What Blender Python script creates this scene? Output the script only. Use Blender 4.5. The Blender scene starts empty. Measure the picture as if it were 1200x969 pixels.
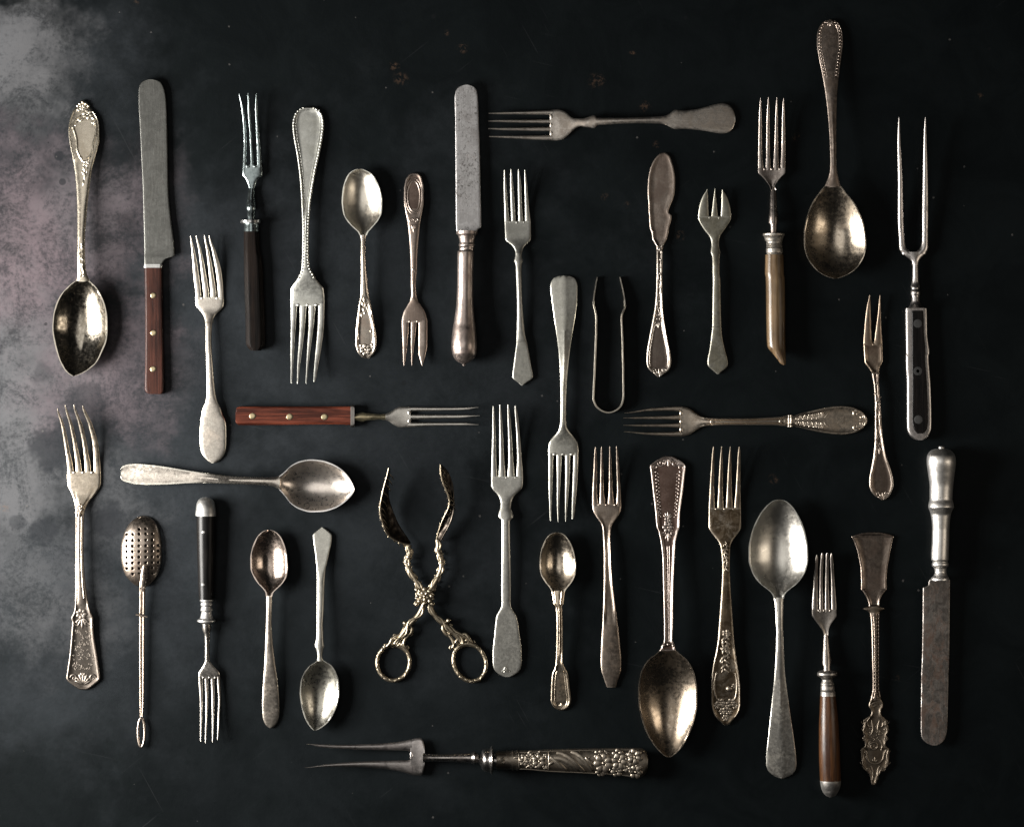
import bpy, math, random
import numpy as np
from mathutils import Vector
from mathutils.bvhtree import BVHTree

R = math.radians
scene = bpy.context.scene
COL = scene.collection
S = 0.00062                      # metres per unit of the layout grid (1200 x 969 units across the picture)
CX, CY = 600.0, 484.5

# ------------------------------------------------------------------ camera
cam_d = bpy.data.cameras.new('camera')
cam = bpy.data.objects.new('camera', cam_d)
COL.objects.link(cam)
CAM_H = 2.4
cam.location = (0, 0, CAM_H)
cam.rotation_euler = (0, 0, 0)
cam_d.sensor_fit = 'HORIZONTAL'
cam_d.sensor_width = 36
cam_d.lens = 36 * CAM_H / (1200 * S)
cam_d.clip_start, cam_d.clip_end = 0.05, 60
scene.camera = cam

# ------------------------------------------------------------------ light: window-like softbox on the left, weak top and right fill
w = bpy.data.worlds.new('World')
scene.world = w
w.use_nodes = True
w.node_tree.nodes['Background'].inputs[0].default_value = (0.9, 0.95, 1.0, 1)
w.node_tree.nodes['Background'].inputs[1].default_value = 0.006


def area(name, loc, target, sx, sy, power, col):
    d = bpy.data.lights.new(name, 'AREA')
    d.shape = 'RECTANGLE'
    d.size, d.size_y = sx, sy
    d.energy = power
    d.color = col
    o = bpy.data.objects.new(name, d)
    o.location = loc
    o.rotation_euler = (Vector(target) - Vector(loc)).to_track_quat('-Z', 'Y').to_euler()
    COL.objects.link(o)
    return o


key = area('window_softbox', (-0.84, -0.08, 0.37), (-0.08, -0.03, 0), 0.36, 0.48, 12.0, (1.0, 0.965, 0.92))
key.data.spread = R(125)                 # beam narrowing added for steeper falloff: its light thins out off axis
area('top_fill', (-0.50, 0.22, 2.6), (-0.1, 0, 0), 1.5, 1.3, 6.5, (1.0, 0.97, 0.93))  # unseen overhead fill, added to brighten the flat metal
side = area('side_reflector', (1.0, -0.05, 0.70), (0.15, 0, 0), 0.28, 0.6, 1.2, (1.0, 0.87, 0.72))

scene.view_settings.view_transform = 'Standard'
scene.view_settings.look = 'None'
scene.view_settings.exposure = 0
scene.view_settings.gamma = 1
scene.cycles.max_bounces = 8
scene.cycles.caustics_reflective = False


# ------------------------------------------------------------------ materials
class NT:
    def __init__(self, name):
        self.m = bpy.data.materials.new(name)
        self.m.use_nodes = True
        self.t = self.m.node_tree
        self.b = self.t.nodes['Principled BSDF']
        self.tc = self.t.nodes.new('ShaderNodeTexCoord')

    def n(self, typ, **kw):
        nd = self.t.nodes.new(typ)
        for k, v in kw.items():
            setattr(nd, k, v)
        return nd

    def l(self, a, b):
        self.t.links.new(a, b)

    def mapped(self, scale=(1, 1, 1), loc=(0, 0, 0)):
        mp = self.n('ShaderNodeMapping')
        mp.inputs['Scale'].default_value = scale
        mp.inputs['Location'].default_value = loc
        self.l(self.tc.outputs['Object'], mp.inputs['Vector'])
        return mp.outputs[0]

    def noise(self, vec, scale, detail=4, rough=0.55, dist=0.0):
        nd = self.n('ShaderNodeTexNoise')
        self.l(vec, nd.inputs['Vector'])
        nd.inputs['Scale'].default_value = scale
        nd.inputs['Detail'].default_value = detail
        nd.inputs['Roughness'].default_value = rough
        nd.inputs['Distortion'].default_value = dist
        return nd.outputs['Fac']

    def rng(self, fac, a, b, c=0.0, d=1.0):
        nd = self.n('ShaderNodeMapRange')
        nd.interpolation_type = 'SMOOTHSTEP'
        self.l(fac, nd.inputs['Value'])
        for i, v in zip(('From Min', 'From Max', 'To Min', 'To Max'), (a, b, c, d)):
            nd.inputs[i].default_value = v
        return nd.outputs[0]

    def mix(self, fac, a, b, blend='MIX'):
        nd = self.n('ShaderNodeMix', data_type='RGBA', blend_type=blend)
        if isinstance(fac, (int, float)):
            nd.inputs[0].default_value = fac
        else:
            self.l(fac, nd.inputs[0])
        for s, i in ((a, 6), (b, 7)):
            if isinstance(s, tuple):
                nd.inputs[i].default_value = (*s, 1)
            else:
                self.l(s, nd.inputs[i])
        return nd.outputs[2]

    def math(self, op, a, b=None):
        nd = self.n('ShaderNodeMath', operation=op)
        for i, s in ((0, a), (1, b)):
            if s is None:
                continue
            if isinstance(s, (int, float)):
                nd.inputs[i].default_value = s
            else:
                self.l(s, nd.inputs[i])
        return nd.outputs[0]

    def bump(self, h, strength, dist):
        nd = self.n('ShaderNodeBump')
        nd.inputs['Strength'].default_value = strength
        nd.inputs['Distance'].default_value = dist
        self.l(h, nd.inputs['Height'])
        self.l(nd.outputs[0], self.b.inputs['Normal'])


seed_ctr = [0]


def metal(name, base, tarnish, amount=0.35, rough=0.3, axis='y', scale=1.0, pits=0.0, rust=0.0, bump=0.13, streak=0.30, mottle=0.30, blotch=0.12):
    """worn metal: broad tarnish, fine mottling, lengthwise wear marks, optional pits and rust"""
    k = NT(name)
    seed_ctr[0] += 1
    off = (seed_ctr[0] * 1.37 % 9, seed_ctr[0] * 2.11 % 7, seed_ctr[0] * 0.77 % 5)
    v = k.mapped((1, 1, 1), off)
    st = (260, 14, 60) if axis == 'y' else (14, 260, 60)
    vs = k.mapped(st, off)
    broad = k.noise(v, 48 * scale, 6, 0.66, 0.6)
    fine = k.noise(v, 430 * scale, 5, 0.72)
    speck = k.noise(v, 1050, 3, 0.7)
    scr = k.noise(vs, 4.5, 3, 0.7)
    mp = k.n('ShaderNodeMapping')                       # stray hairline scratches at a slant
    mp.vector_type = 'TEXTURE'
    mp.inputs['Rotation'].default_value = (0, 0, 0.5 + off[0] * .25)
    mp.inputs['Scale'].default_value = (1 / 1100, 1 / 60, 1 / 60)
    k.l(k.tc.outputs['Object'], mp.inputs['Vector'])
    hair = k.rng(k.noise(mp.outputs[0], 1.0, 2, 0.6), 0.66, 0.74)
    wa = k.n('ShaderNodeAttribute', attribute_name='wear').outputs['Fac']
    f = k.math('ADD', k.math('MULTIPLY', broad, 0.66), k.math('MULTIPLY', fine, 0.34))
    lo = 0.60 - amount * 0.42
    tf = k.rng(f, lo, lo + 0.17)
    tf = k.math('MULTIPLY', tf, k.math('SUBTRACT', 1.0, k.math('MULTIPLY', wa, 0.75)))
    col = k.mix(k.math('MULTIPLY', tf, min(1.0, 0.60 + amount * 0.5)), base, tarnish)
    col = k.mix(k.rng(k.math('ADD', k.math('MULTIPLY', fine, .5), k.math('MULTIPLY', speck, .5)), 0.40, 0.62, mottle, 0.0), col, tuple(c * .45 for c in tarnish))
    bl = k.noise(v, 135 * scale, 6, 0.68, 1.2)
    bl = k.math('MULTIPLY', k.rng(bl, 0.45, 0.56), blotch)
    bl = k.math('MULTIPLY', bl, k.math('SUBTRACT', 1.0, k.math('MULTIPLY', wa, 0.6)))
    col = k.mix(bl, col, tuple(c * .62 for c in tarnish))
    bright = tuple(min(1, c * 1.3) for c in base)
    col = k.mix(k.rng(scr, 0.56, 0.76, 0, streak), col, bright)
    col = k.mix(k.math('MULTIPLY', hair, 0.30), col, bright)
    col = k.mix(k.math('MULTIPLY', wa, 0.60), col, bright)
    ro = k.math('ADD', k.math('MULTIPLY', tf, 0.13), rough - 0.01)
    ro = k.math('ADD', ro, k.math('MULTIPLY', k.math('SUBTRACT', fine, 0.5), 0.20))
    ro = k.math('ADD', ro, k.math('MULTIPLY', hair, -0.06))
    if pits:
        vo = k.noise(v, 480 * scale, 3, 0.8, 0.6)
        bp = k.noise(v, 30 * scale, 2, 0.5)
        pf = k.rng(k.math('ADD', vo, k.math('MULTIPLY', bp, 0.45)), 0.86 - pits * 0.06, 0.95 - pits * 0.06)
        col = k.mix(k.math('MULTIPLY', pf, .8), col, (0.09, 0.085, 0.08))
        ro = k.math('ADD', ro, k.math('MULTIPLY', pf, 0.3))
    if rust:
        rn = k.noise(k.mapped((1.6, .8, 1) if axis == 'y' else (.8, 1.6, 1), off), 60, 8, 0.78, 1.2)
        rf = k.rng(rn, 0.60 - rust * 0.16, 0.70 - rust * 0.10)
        col = k.mix(k.math('MULTIPLY', rf, 0.75), col, (0.10, 0.055, 0.035))
        ro = k.math('ADD', ro, k.math('MULTIPLY', rf, 0.28))
        k.l(k.math('SUBTRACT', 1.0, k.math('MULTIPLY', rf, 0.55)), k.b.inputs['Metallic'])
    else:
        k.b.inputs['Metallic'].default_value = 1.0
    k.l(col, k.b.inputs['Base Color'])
    k.l(ro, k.b.inputs['Roughness'])
    h = k.math('ADD', k.math('MULTIPLY', scr, 0.6), k.math('MULTIPLY', fine, 0.5))
    k.bump(h, bump, 0.00022)
    return k.m


def wood(name, c1, c2, rough=0.45, axis='y', coarse=1.0, spec=0.5, bump=0.35):
    spec *= .45
    c1, c2 = tuple(c * .26 for c in c1), tuple(c * .50 for c in c2)
    k = NT(name)
    seed_ctr[0] += 1
    off = (seed_ctr[0] * 1.7 % 8, seed_ctr[0] * 0.9 % 8, seed_ctr[0] * 2.3 % 8)
    st = (230 * coarse, 11, 230) if axis == 'y' else (11, 230 * coarse, 230)
    v = k.mapped(st, off)
    g = k.noise(v, 1.0, 5, 0.65, 0.9)
    g2 = k.noise(v, 4.5, 3, 0.7, 0.2)
    m = k.noise(k.mapped((1, 1, 1), off), 60, 3, 0.5)
    f = k.rng(k.math('ADD', k.math('MULTIPLY', g, 0.7), k.math('MULTIPLY', g2, 0.3)), 0.40, 0.60)
    col = k.mix(f, c1, c2)
    col = k.mix(k.rng(m, 0.4, 0.75, 0, 0.5), col, tuple(c * 0.5 for c in c1))
    k.l(col, k.b.inputs['Base Color'])
    k.b.inputs['Roughness'].default_value = rough
    k.b.inputs['Specular IOR Level'].default_value = spec
    k.bump(g2, bump, 0.0004)
    return k.m


# stained dark metal sheet -------------------------------------------------
def sheet_material():
    k = NT('stained_dark_sheet')
    v = k.mapped()
    pos = k.tc.outputs['Object']
    big = k.noise(v, 5.5, 5, 0.6, 0.6)
    mid = k.noise(v, 19, 6, 0.68, 0.8)
    fine = k.noise(v, 170, 4, 0.7)
    grain = k.noise(v, 900, 2, 0.6)
    col = k.mix(k.rng(mid, 0.32, 0.7), (0.0012, 0.0026, 0.0032), (0.0030, 0.0050, 0.0058))
    warp = k.n('ShaderNodeTexNoise')
    warp.inputs['Scale'].default_value = 11
    warp.inputs['Detail'].default_value = 5
    warp.inputs['Roughness'].default_value = 0.7
    k.l(pos, warp.inputs['Vector'])

    def blob(px, py, r, soft=0.6, warp_amt=1.0):
        """0..1 mask of an uneven stain or painted glow centred on the sheet at (px, py), radius r grid units"""
        c = Vector(((px - CX) * S, (CY - py) * S, 0))
        sub = k.n('ShaderNodeVectorMath', operation='SUBTRACT')
        k.l(pos, sub.inputs[0])
        sub.inputs[1].default_value = c
        wv = k.n('ShaderNodeVectorMath', operation='SUBTRACT')
        k.l(warp.outputs['Color'], wv.inputs[0])
        wv.inputs[1].default_value = (0.5, 0.5, 0.5)
        ws = k.n('ShaderNodeVectorMath', operation='SCALE')
        k.l(wv.outputs[0], ws.inputs[0])
        ws.inputs['Scale'].default_value = r * S * 2.4 * warp_amt
        ad = k.n('ShaderNodeVectorMath', operation='ADD')
        k.l(sub.outputs[0], ad.inputs[0])
        k.l(ws.outputs[0], ad.inputs[1])
        ln = k.n('ShaderNodeVectorMath', operation='LENGTH')
        k.l(ad.outputs[0], ln.inputs[0])
        return k.rng(ln.outputs['Value'], r * S * (1 - soft), r * S, 1.0, 0.0)

    # chalky grey and rosy wear, with corner glow and light falloff painted in, towards the left edge, broken up by grain and rubbed scratches
    grit = k.noise(v, 330, 5, 0.75)
    patch = k.noise(v, 26, 8, 0.74, 1.0)
    brk = k.math('ADD', k.math('MULTIPLY', patch, 0.6), k.math('MULTIPLY', grit, 0.4))
    soft_brk = k.rng(brk, 0.34, 0.64, 0.55, 1.0)
    brk = k.rng(brk, 0.39, 0.575, 0.22, 1.0)
    for (x, y, r, c, a) in STAINS_AND_GLOW:
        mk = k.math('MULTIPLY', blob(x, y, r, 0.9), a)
        col = k.mix(k.math('MULTIPLY', mk, soft_brk if c == FALLOFF else brk), col, c)
    for (x, y, r, a) in STAINS_DARK:
        small = r < 10
        col = k.mix(k.math('MULTIPLY', blob(x, y, r, 0.35, 0.5 if small else 1.5), a), col, (0.014, 0.016, 0.019))
    for (x, y, r, a) in RUST:
        mk = k.math('MULTIPLY', blob(x, y, r, 0.8, 1.9), a * .45)
        mk = k.math('MULTIPLY', mk, k.rng(grit, 0.49, 0.56))
        col = k.mix(mk, col, (0.12, 0.072, 0.045))
    for rot, th in ((0.5, .70), (-0.9, .715), (1.35, .70)):
        mp = k.n('ShaderNodeMapping')
        mp.vector_type = 'TEXTURE'
        mp.inputs['Rotation'].default_value = (0, 0, rot)
        mp.inputs['Scale'].default_value = (1 / 620, 1 / 14, 1)
        mp.inputs['Location'].default_value = (rot * 3, 1.7, 0)
        k.l(pos, mp.inputs['Vector'])
        sc_ = k.rng(k.noise(mp.outputs[0], 1.0, 2, 0.5), th, th + .05)
        sc_ = k.math('MULTIPLY', sc_, k.rng(big, 0.42, 0.62, 0.0, 0.22))
        col = k.mix(sc_, col, (0.045, 0.047, 0.05))
    # crumbs of dust / tiny scratches
    vo = k.n('ShaderNodeTexVoronoi')
    vo.inputs['Scale'].default_value = 88
    k.l(v, vo.inputs['Vector'])
    sepc = k.n('ShaderNodeSeparateColor')
    k.l(vo.outputs['Color'], sepc.inputs[0])
    sz = k.rng(sepc.outputs[0], 0.66, 1.0, 0.0, 0.075)
    dm = k.math('LESS_THAN', vo.outputs['Distance'], sz)
    col = k.mix(k.math('MULTIPLY', dm, 0.45), col, (0.11, 0.105, 0.10))
    vo2 = k.n('ShaderNodeTexVoronoi')
    vo2.inputs['Scale'].default_value = 45
    k.l(k.mapped((1, 1, 1), (3, 1, 0)), vo2.inputs['Vector'])
    sep2 = k.n('ShaderNodeSeparateColor')
    k.l(vo2.outputs['Color'], sep2.inputs[0])
    dm2 = k.math('LESS_THAN', vo2.outputs['Distance'], k.rng(sep2.outputs[1], 0.75, 1.0, 0.0, 0.08))
    col = k.mix(k.math('MULTIPLY', dm2, 0.6), col, (0.006, 0.007, 0.008))
    k.l(col, k.b.inputs['Base Color'])
    ro = k.math('ADD', 0.40, k.math('MULTIPLY', k.math('ADD', k.math('MULTIPLY', mid, 0.6), k.math('MULTIPLY', fine, 0.4)), 0.26))
    k.l(ro, k.b.inputs['Roughness'])
    k.b.inputs['Specular IOR Level'].default_value = 0.10
    h = k.math('ADD', k.math('MULTIPLY', grain, 0.5), fine)
    k.bump(h, 0.35, 0.0003)
    return k.m


GREY, ROSE, FALLOFF = (0.104, 0.105, 0.110), (0.140, 0.110, 0.121), (0.050, 0.057, 0.066)  # third tone paints the light's falloff over the sheet, mixed with patina
STAINS_AND_GLOW = [(110, 400, 330, FALLOFF, 0.40), (30, 150, 250, FALLOFF, 0.30), (90, 690, 300, FALLOFF, 0.28), (400, 430, 420, FALLOFF, 0.22), (380, 800, 300, FALLOFF, 0.08), (-170, 320, 210, GREY, 0.6), (-150, 60, 170, GREY, 0.6), (-170, 560, 190, GREY, 0.5), (0, 48, 75, (.21, .215, .23), 0.85),  # broad blobs paint light falloff; top-left corner blobs paint a glow
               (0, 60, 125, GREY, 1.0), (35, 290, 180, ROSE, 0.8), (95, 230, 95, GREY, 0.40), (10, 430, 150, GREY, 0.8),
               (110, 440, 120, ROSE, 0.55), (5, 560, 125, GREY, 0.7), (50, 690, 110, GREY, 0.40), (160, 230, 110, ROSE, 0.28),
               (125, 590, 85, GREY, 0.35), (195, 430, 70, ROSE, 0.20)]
STAINS_DARK = [(69, 183, 7, 0.8), (73, 213, 5, 0.7), (62, 520, 42, 0.75), (128, 610, 22, 0.7), (55, 618, 22, 0.7), (100, 470, 28, 0.55),
               (50, 440, 16, 0.4), (20, 610, 12, 0.5)]
RUST = [(463, 75, 8, 0.9), (470, 90, 11, 0.9), (541, 53, 8, 0.7), (698, 93, 11, 0.8), (740, 62, 5, 0.9), (757, 124, 8, 0.9), (733, 240, 6, 0.7), (708, 230, 6, 0.5),
        (795, 278, 9, 0.8), (931, 160, 7, 0.6), (1145, 116, 6, 0.7), (905, 562, 7, 0.6), (5, 592, 8, 0.9),
        (523, 37, 4, 0.7), (770, 168, 6, 0.4), (1052, 790, 5, 0.4), (160, 3, 6, 0.5)]


# ------------------------------------------------------------------ geometry helpers (grid units)
def pchip(xs, ys, q):
    xs = np.asarray(xs, float)
    ys = np.asarray(ys, float)
    q = np.asarray(q, float)
    n = len(xs)
    if n == 1:
        return np.full(q.shape, ys[0])
    h = np.diff(xs)
    d = np.diff(ys) / h
    m = np.zeros(n)
    m[0], m[-1] = d[0], d[-1]
    for i in range(1, n - 1):
        if d[i - 1] * d[i] > 0:
            w1, w2 = 2 * h[i] + h[i - 1], h[i] + 2 * h[i - 1]
            m[i] = (w1 + w2) / (w1 / d[i - 1] + w2 / d[i])
    qc = np.clip(q, xs[0], xs[-1])
    i = np.clip(np.searchsorted(xs, qc) - 1, 0, n - 2)
    t = (qc - xs[i]) / h[i]
    t2, t3 = t * t, t * t * t
    return ((2 * t3 - 3 * t2 + 1) * ys[i] + (t3 - 2 * t2 + t) * h[i] * m[i] + (-2 * t3 + 3 * t2) * ys[i + 1] + (t3 - t2) * h[i] * m[i + 1])


def key(keys, q):
    keys = sorted(keys)
    return pchip([k[0] for k in keys], [k[1] for k in keys], q)


def half(name, hw):
    U = np.array([0, .25, .48, .68, .84, .95, 1.0])
    if name == 'dome':
        return U, .42 + .58 * np.sqrt(np.maximum(0, 1 - U * U))
    if name == 'low':
        return U, np.array([1, .99, .96, .9, .82, .7, .5])
    if name == 'ridge':
        return U, np.array([1, .86, .76, .68, .62, .55, .4])
    if name == 'dish':
        return U, np.array([.70, .73, .79, .88, .97, .95, .6])
    if name == 'flat':
        k = min(.5, 1.4 / hw)
        return np.array([0, .4 * (1 - k), .8 * (1 - k), 1 - k, 1 - .6 * k, 1 - .2 * k, 1]), np.array([1, 1, 1, 1, .96, .82, .55])
    if name == 'frame':
        k = min(.55, 2.6 / hw)
        return np.array([0, .6 * (1 - 1.35 * k), 1 - 1.35 * k, 1 - 1.0 * k, 1 - .55 * k, 1 - .15 * k, 1]), np.array([.70, .66, .60, .93, 1, .82, .45])
    if name == 'thread':
        k = min(.62, 2.2 / hw)
        return np.array([0, .55 * (1 - 1.3 * k), 1 - 1.4 * k, 1 - 1.1 * k, 1 - .6 * k, 1 - .15 * k, 1]), np.array([1, .95, .82, .60, .92, .8, .45])
    if name == 'oct':
        return np.array([0, .3, .5, .55, .8, .97, 1]), np.array([1, 1, 1, .99, .82, .68, .60])
    if name == 'slab':
        k = min(.4, 2.0 / hw)
        return np.array([0, .5 * (1 - k), .9 * (1 - k), 1 - k, 1 - .5 * k, 1 - .12 * k, 1]), np.array([1, 1, .995, .985, .95, .86, .72])
    if name == 'round':
        return U, .5 + .5 * np.sqrt(np.maximum(0, 1 - U * U))
    if name == 'tine':
        return U, np.array([1, .99, .95, .88, .76, .62, .45])
    raise KeyError(name)


def section(name, hw):
    u, v = half(name, hw)
    top_u = np.concatenate([-u[::-1], u[1:]])
    top_v = np.concatenate([v[::-1], v[1:]])
    bu = np.array([.88, .5, 0, -.5, -.88])
    if name == 'round':
        bv = .5 - .5 * np.sqrt(1 - bu * bu)
    elif name in ('slab', 'oct'):
        bu = np.array([1.0, .9, 0, -.9, -1.0])
        bv = np.array([.2, 0, 0, 0, .2])
    elif name == 'tine':
        bv = np.array([.12, 0, 0, 0, .12])
    else:
        bv = np.array([.16, 0.02, 0, 0.02, .16])
    return np.concatenate([top_u, bu]), np.concatenate([top_v, bv])


NS = 18


def fr(x0, y0, s=3.876):
    """a close-up window of the layout: lists of (y, left, right) read at magnification s"""
    def f(*rows):
        return [(y0 + a / s, x0 + b / s, x0 + c / s) for a, b, c in rows]
    f.pt = lambda x, y: (x0 + x / s, y0 + y / s)
    def h(*rows):
        return [(x0 + a / s, y0 + b / s, y0 + c / s) for a, b, c in rows]
    f.h = h
    return f


A, B, C, D = fr(40, 80), fr(40, 270), fr(260, 90), fr(260, 300)
E, F, G, H = fr(500, 90), fr(500, 300), fr(720, 90), fr(720, 300)
I, J, K, L = fr(920, 10), fr(920, 210), fr(920, 400), fr(40, 460)
M, N, O, P = fr(40, 640), fr(260, 520), fr(260, 700), fr(420, 530, 3.461)
Q, RR, SS, T = fr(560, 460), fr(560, 600), fr(560, 780, 4.8), fr(740, 500)
U, V, W = fr(740, 700), fr(930, 600), fr(930, 740, 4.404)


class Tool:
    def __init__(self, name, label, cat, group, tip, end, cross, z, axis='y'):
        self.axis, self.tip, self.end = axis, tip, end
        self.zk = z                                    # (t, height of the upper surface) from tip (0) to end (1)
        mid = (tip + end) / 2
        cx, cy = (cross, mid) if axis == 'y' else (mid, cross)
        self.cx, self.cy = cx, cy
        o = bpy.data.objects.new(name, None)
        o.empty_display_size = 0.01
        o.location = ((cx - CX) * S, (CY - cy) * S, 0)
        o['label'] = label
        o['category'] = cat
        o['group'] = group
        COL.objects.link(o)
        self.root = o
        self.surf = []
        self.rows = None

    def t(self, a):
        return (np.asarray(a, float) - self.tip) / (self.end - self.tip)

    def ztop(self, a):
        return key(self.zk, self.t(a))

    def xy(self, a, b):
        return (b, a) if self.axis == 'y' else (a, b)

    def part(self, name, verts, faces, mat, parent=None, sharp=50, surf=False, kind=None, label=None, wear=None):
        me = bpy.data.meshes.new(name)
        vv = [((x - self.cx) * S, (self.cy - y) * S, z * S) for x, y, z in verts]
        me.from_pydata(vv, [], faces)
        at = me.attributes.new('wear', 'FLOAT', 'POINT')
        at.data.foreach_set('value', list(wear) if wear is not None else [0.0] * len(verts))
        me.validate()
        me.shade_smooth()
        import bmesh
        bm = bmesh.new()
        bm.from_mesh(me)
        bmesh.ops.recalc_face_normals(bm, faces=bm.faces)
        bm.to_mesh(me)
        bm.free()
        me.set_sharp_from_angle(angle=R(sharp))
        me.materials.append(mat)
        o = bpy.data.objects.new(name, me)
        COL.objects.link(o)
        o.parent = parent or self.root
        if kind:
            o['kind'] = kind
        if label:
            o['label'] = label
        if surf:
            self.surf.append(BVHTree.FromPolygons([Vector(v) for v in verts], faces))
        return o

    def drop(self, x, y, default=None):
        best = default
        for b in self.surf:
            h = b.ray_cast(Vector((x, y, 500)), Vector((0, 0, -1)))
            if h[0] is not None and (best is None or h[0].z > best):
                best = h[0].z
        return best

    # ---- lofted length of metal or wood
    def loft(self, rows, sec, thick, step=2.2, dz=0.0, zfun=None):
        """rows (a, lo, hi); sec = name or [(a, name)]; thick = number, [(t, thickness)] or 'width'"""
        rows = sorted(rows)
        clean = [rows[0]]
        for r in rows[1:]:
            if r[0] - clean[-1][0] > 0.05:
                clean.append(r)
        rows = clean
        self.rows = rows
        a_k = [r[0] for r in rows]
        seg = []
        for p, q in zip(a_k[:-1], a_k[1:]):
            n = max(1, int(math.ceil((q - p) / step)))
            seg += list(np.linspace(p, q, n, endpoint=False))
        seg.append(a_k[-1])
        a = np.array(seg)
        lo = pchip(a_k, [r[1] for r in rows], a)
        hi = pchip(a_k, [r[2] for r in rows], a)
        if isinstance(thick, (int, float)):
            th = np.full(len(a), float(thick))
        elif thick == 'width':
            th = hi - lo
        else:
            th = key(thick, self.t(a))
        zt = (zfun(a) if zfun else self.ztop(a)) + dz
        verts, rings = [], []
        ss = [(a_k[0], sec), (a_k[-1], sec)] if isinstance(sec, str) else sorted(sec)
        framed = any(q[1] == 'frame' for q in ss)
        if framed:
            af = np.linspace(a_k[0], a_k[-1], int((a_k[-1] - a_k[0]) / .35) + 2)
            lf, hf = pchip(a_k, [r[1] for r in rows], af), pchip(a_k, [r[2] for r in rows], af)
            e0 = np.linspace(lf[0], hf[0], 24)
            e1 = np.linspace(lf[-1], hf[-1], 24)
            oa = np.concatenate([af, af, np.full(24, af[0]), np.full(24, af[-1])])
            oc = np.concatenate([lf, hf, e0, e1])
        panel = []
        for i in range(len(a)):
            hw = max(0.05, (hi[i] - lo[i]) / 2)
            c = (hi[i] + lo[i]) / 2
            tt = min(th[i], 2.2 * hw + 0.4) if thick != 'width' else th[i]
            fw = 0.0
            if isinstance(sec, str):
                u, v = section(sec, hw)
                fw = 1.0 if sec == 'frame' else 0.0
            else:
                j = 0
                while j < len(ss) - 2 and a[i] > ss[j + 1][0]:
                    j += 1
                f = min(1, max(0, (a[i] - ss[j][0]) / max(1e-6, ss[j + 1][0] - ss[j][0])))
                f = f * f * (3 - 2 * f)
                u0, v0 = section(ss[j][1], hw)
                u1, v1 = section(ss[j + 1][1], hw)
                u, v = u0 * (1 - f) + u1 * f, v0 * (1 - f) + v1 * f
                fw = (1 - f) * (ss[j][1] == 'frame') + f * (ss[j + 1][1] == 'frame')
            if framed and fw > 0:
                cc = c + u[:13] * hw
                m_ = np.abs(oa - a[i]) < 16
                d = np.sqrt(np.min((oa[m_][None, :] - a[i]) ** 2 + (oc[m_][None, :] - cc[:, None]) ** 2, axis=1))
                pv = np.interp(d, [0, .35, 1.2, 2.2, 3.2, 5, 12], [.45, .85, 1, .95, .62, .60, .70])
                v = v.copy()
                v[:13] = v[:13] * (1 - fw) + pv * fw
                panel += [(dd > 2.9 and fw > .5) for dd in d] + [False] * 5
            else:
                panel += [False] * NS
            zb = max(0.15, zt[i] - tt)
            for uu, vvv in zip(u, v):
                x, y = self.xy(a[i], c + uu * hw)
                verts.append((x, y, zb + vvv * tt))
        self.panel = panel
        ring = [1, .85, .35] + [0] * 7 + [.35, .85, 1] + [.6, 0, 0, 0, .6]
        if sec == 'tine':
            ring = [1, .8, .5, .3, .2, .2, .2, .2, .2, .3, .5, .8, 1] + [.6, 0, 0, 0, .6]
        wr = []
        for i in range(len(a)):
            e = max(0, 1 - min(a[i] - a[0], a[-1] - a[i]) / 1.6) if sec != 'tine' else 0
            wr += [max(q, e) for q in ring]
        self.wear = wr
        return a, verts

    @staticmethod
    def ring_faces(n, m=NS, cap0=True, cap1=True):
        f = []
        for i in range(n - 1):
            for j in range(m):
                k = (j + 1) % m
                f.append((i * m + j, i * m + k, (i + 1) * m + k, (i + 1) * m + j))
        if cap0:
            f.append(tuple(range(m)))
        if cap1:
            f.append(tuple(range((n - 1) * m, n * m)))
        return f

    def patina(self, o, panel, mat):
        if mat is None:
            return
        o.data.materials.append(mat)
        for p in o.data.polygons:
            if all(panel[k] for k in p.vertices):
                p.material_index = 1

    def bar(self, name, rows, sec, thick, mat, parent=None, sharp=50, label=None, inner=None, **kw):
        a, v = self.loft(rows, sec, thick, **kw)
        o = self.part(name, v, self.ring_faces(len(a)), mat, parent, sharp, surf=True, label=label, wear=self.wear)
        self.patina(o, self.panel, inner)
        return o

    def bars(self, splits, rows, sec, thick, mat, sharp=50, inner=None, **kw):
        """one continuous forging cut into parts: splits [(name, a0, a1)]; they share the cut ring"""
        a, v = self.loft(rows, sec, thick, **kw)
        out = []
        for name, a0, a1 in splits:
            idx = [i for i in range(len(a)) if min(a0, a1) - 1.3 <= a[i] <= max(a0, a1) + 1.3]
            i0, i1 = idx[0], idx[-1]
            vv = v[i0 * NS:(i1 + 1) * NS]
            out.append(self.part(name, vv, self.ring_faces(i1 - i0 + 1, NS, i0 == 0, i1 == len(a) - 1), mat, None, sharp, surf=True, wear=self.wear[i0 * NS:(i1 + 1) * NS]))
            self.patina(out[-1], self.panel[i0 * NS:(i1 + 1) * NS], inner)
        return out

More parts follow.
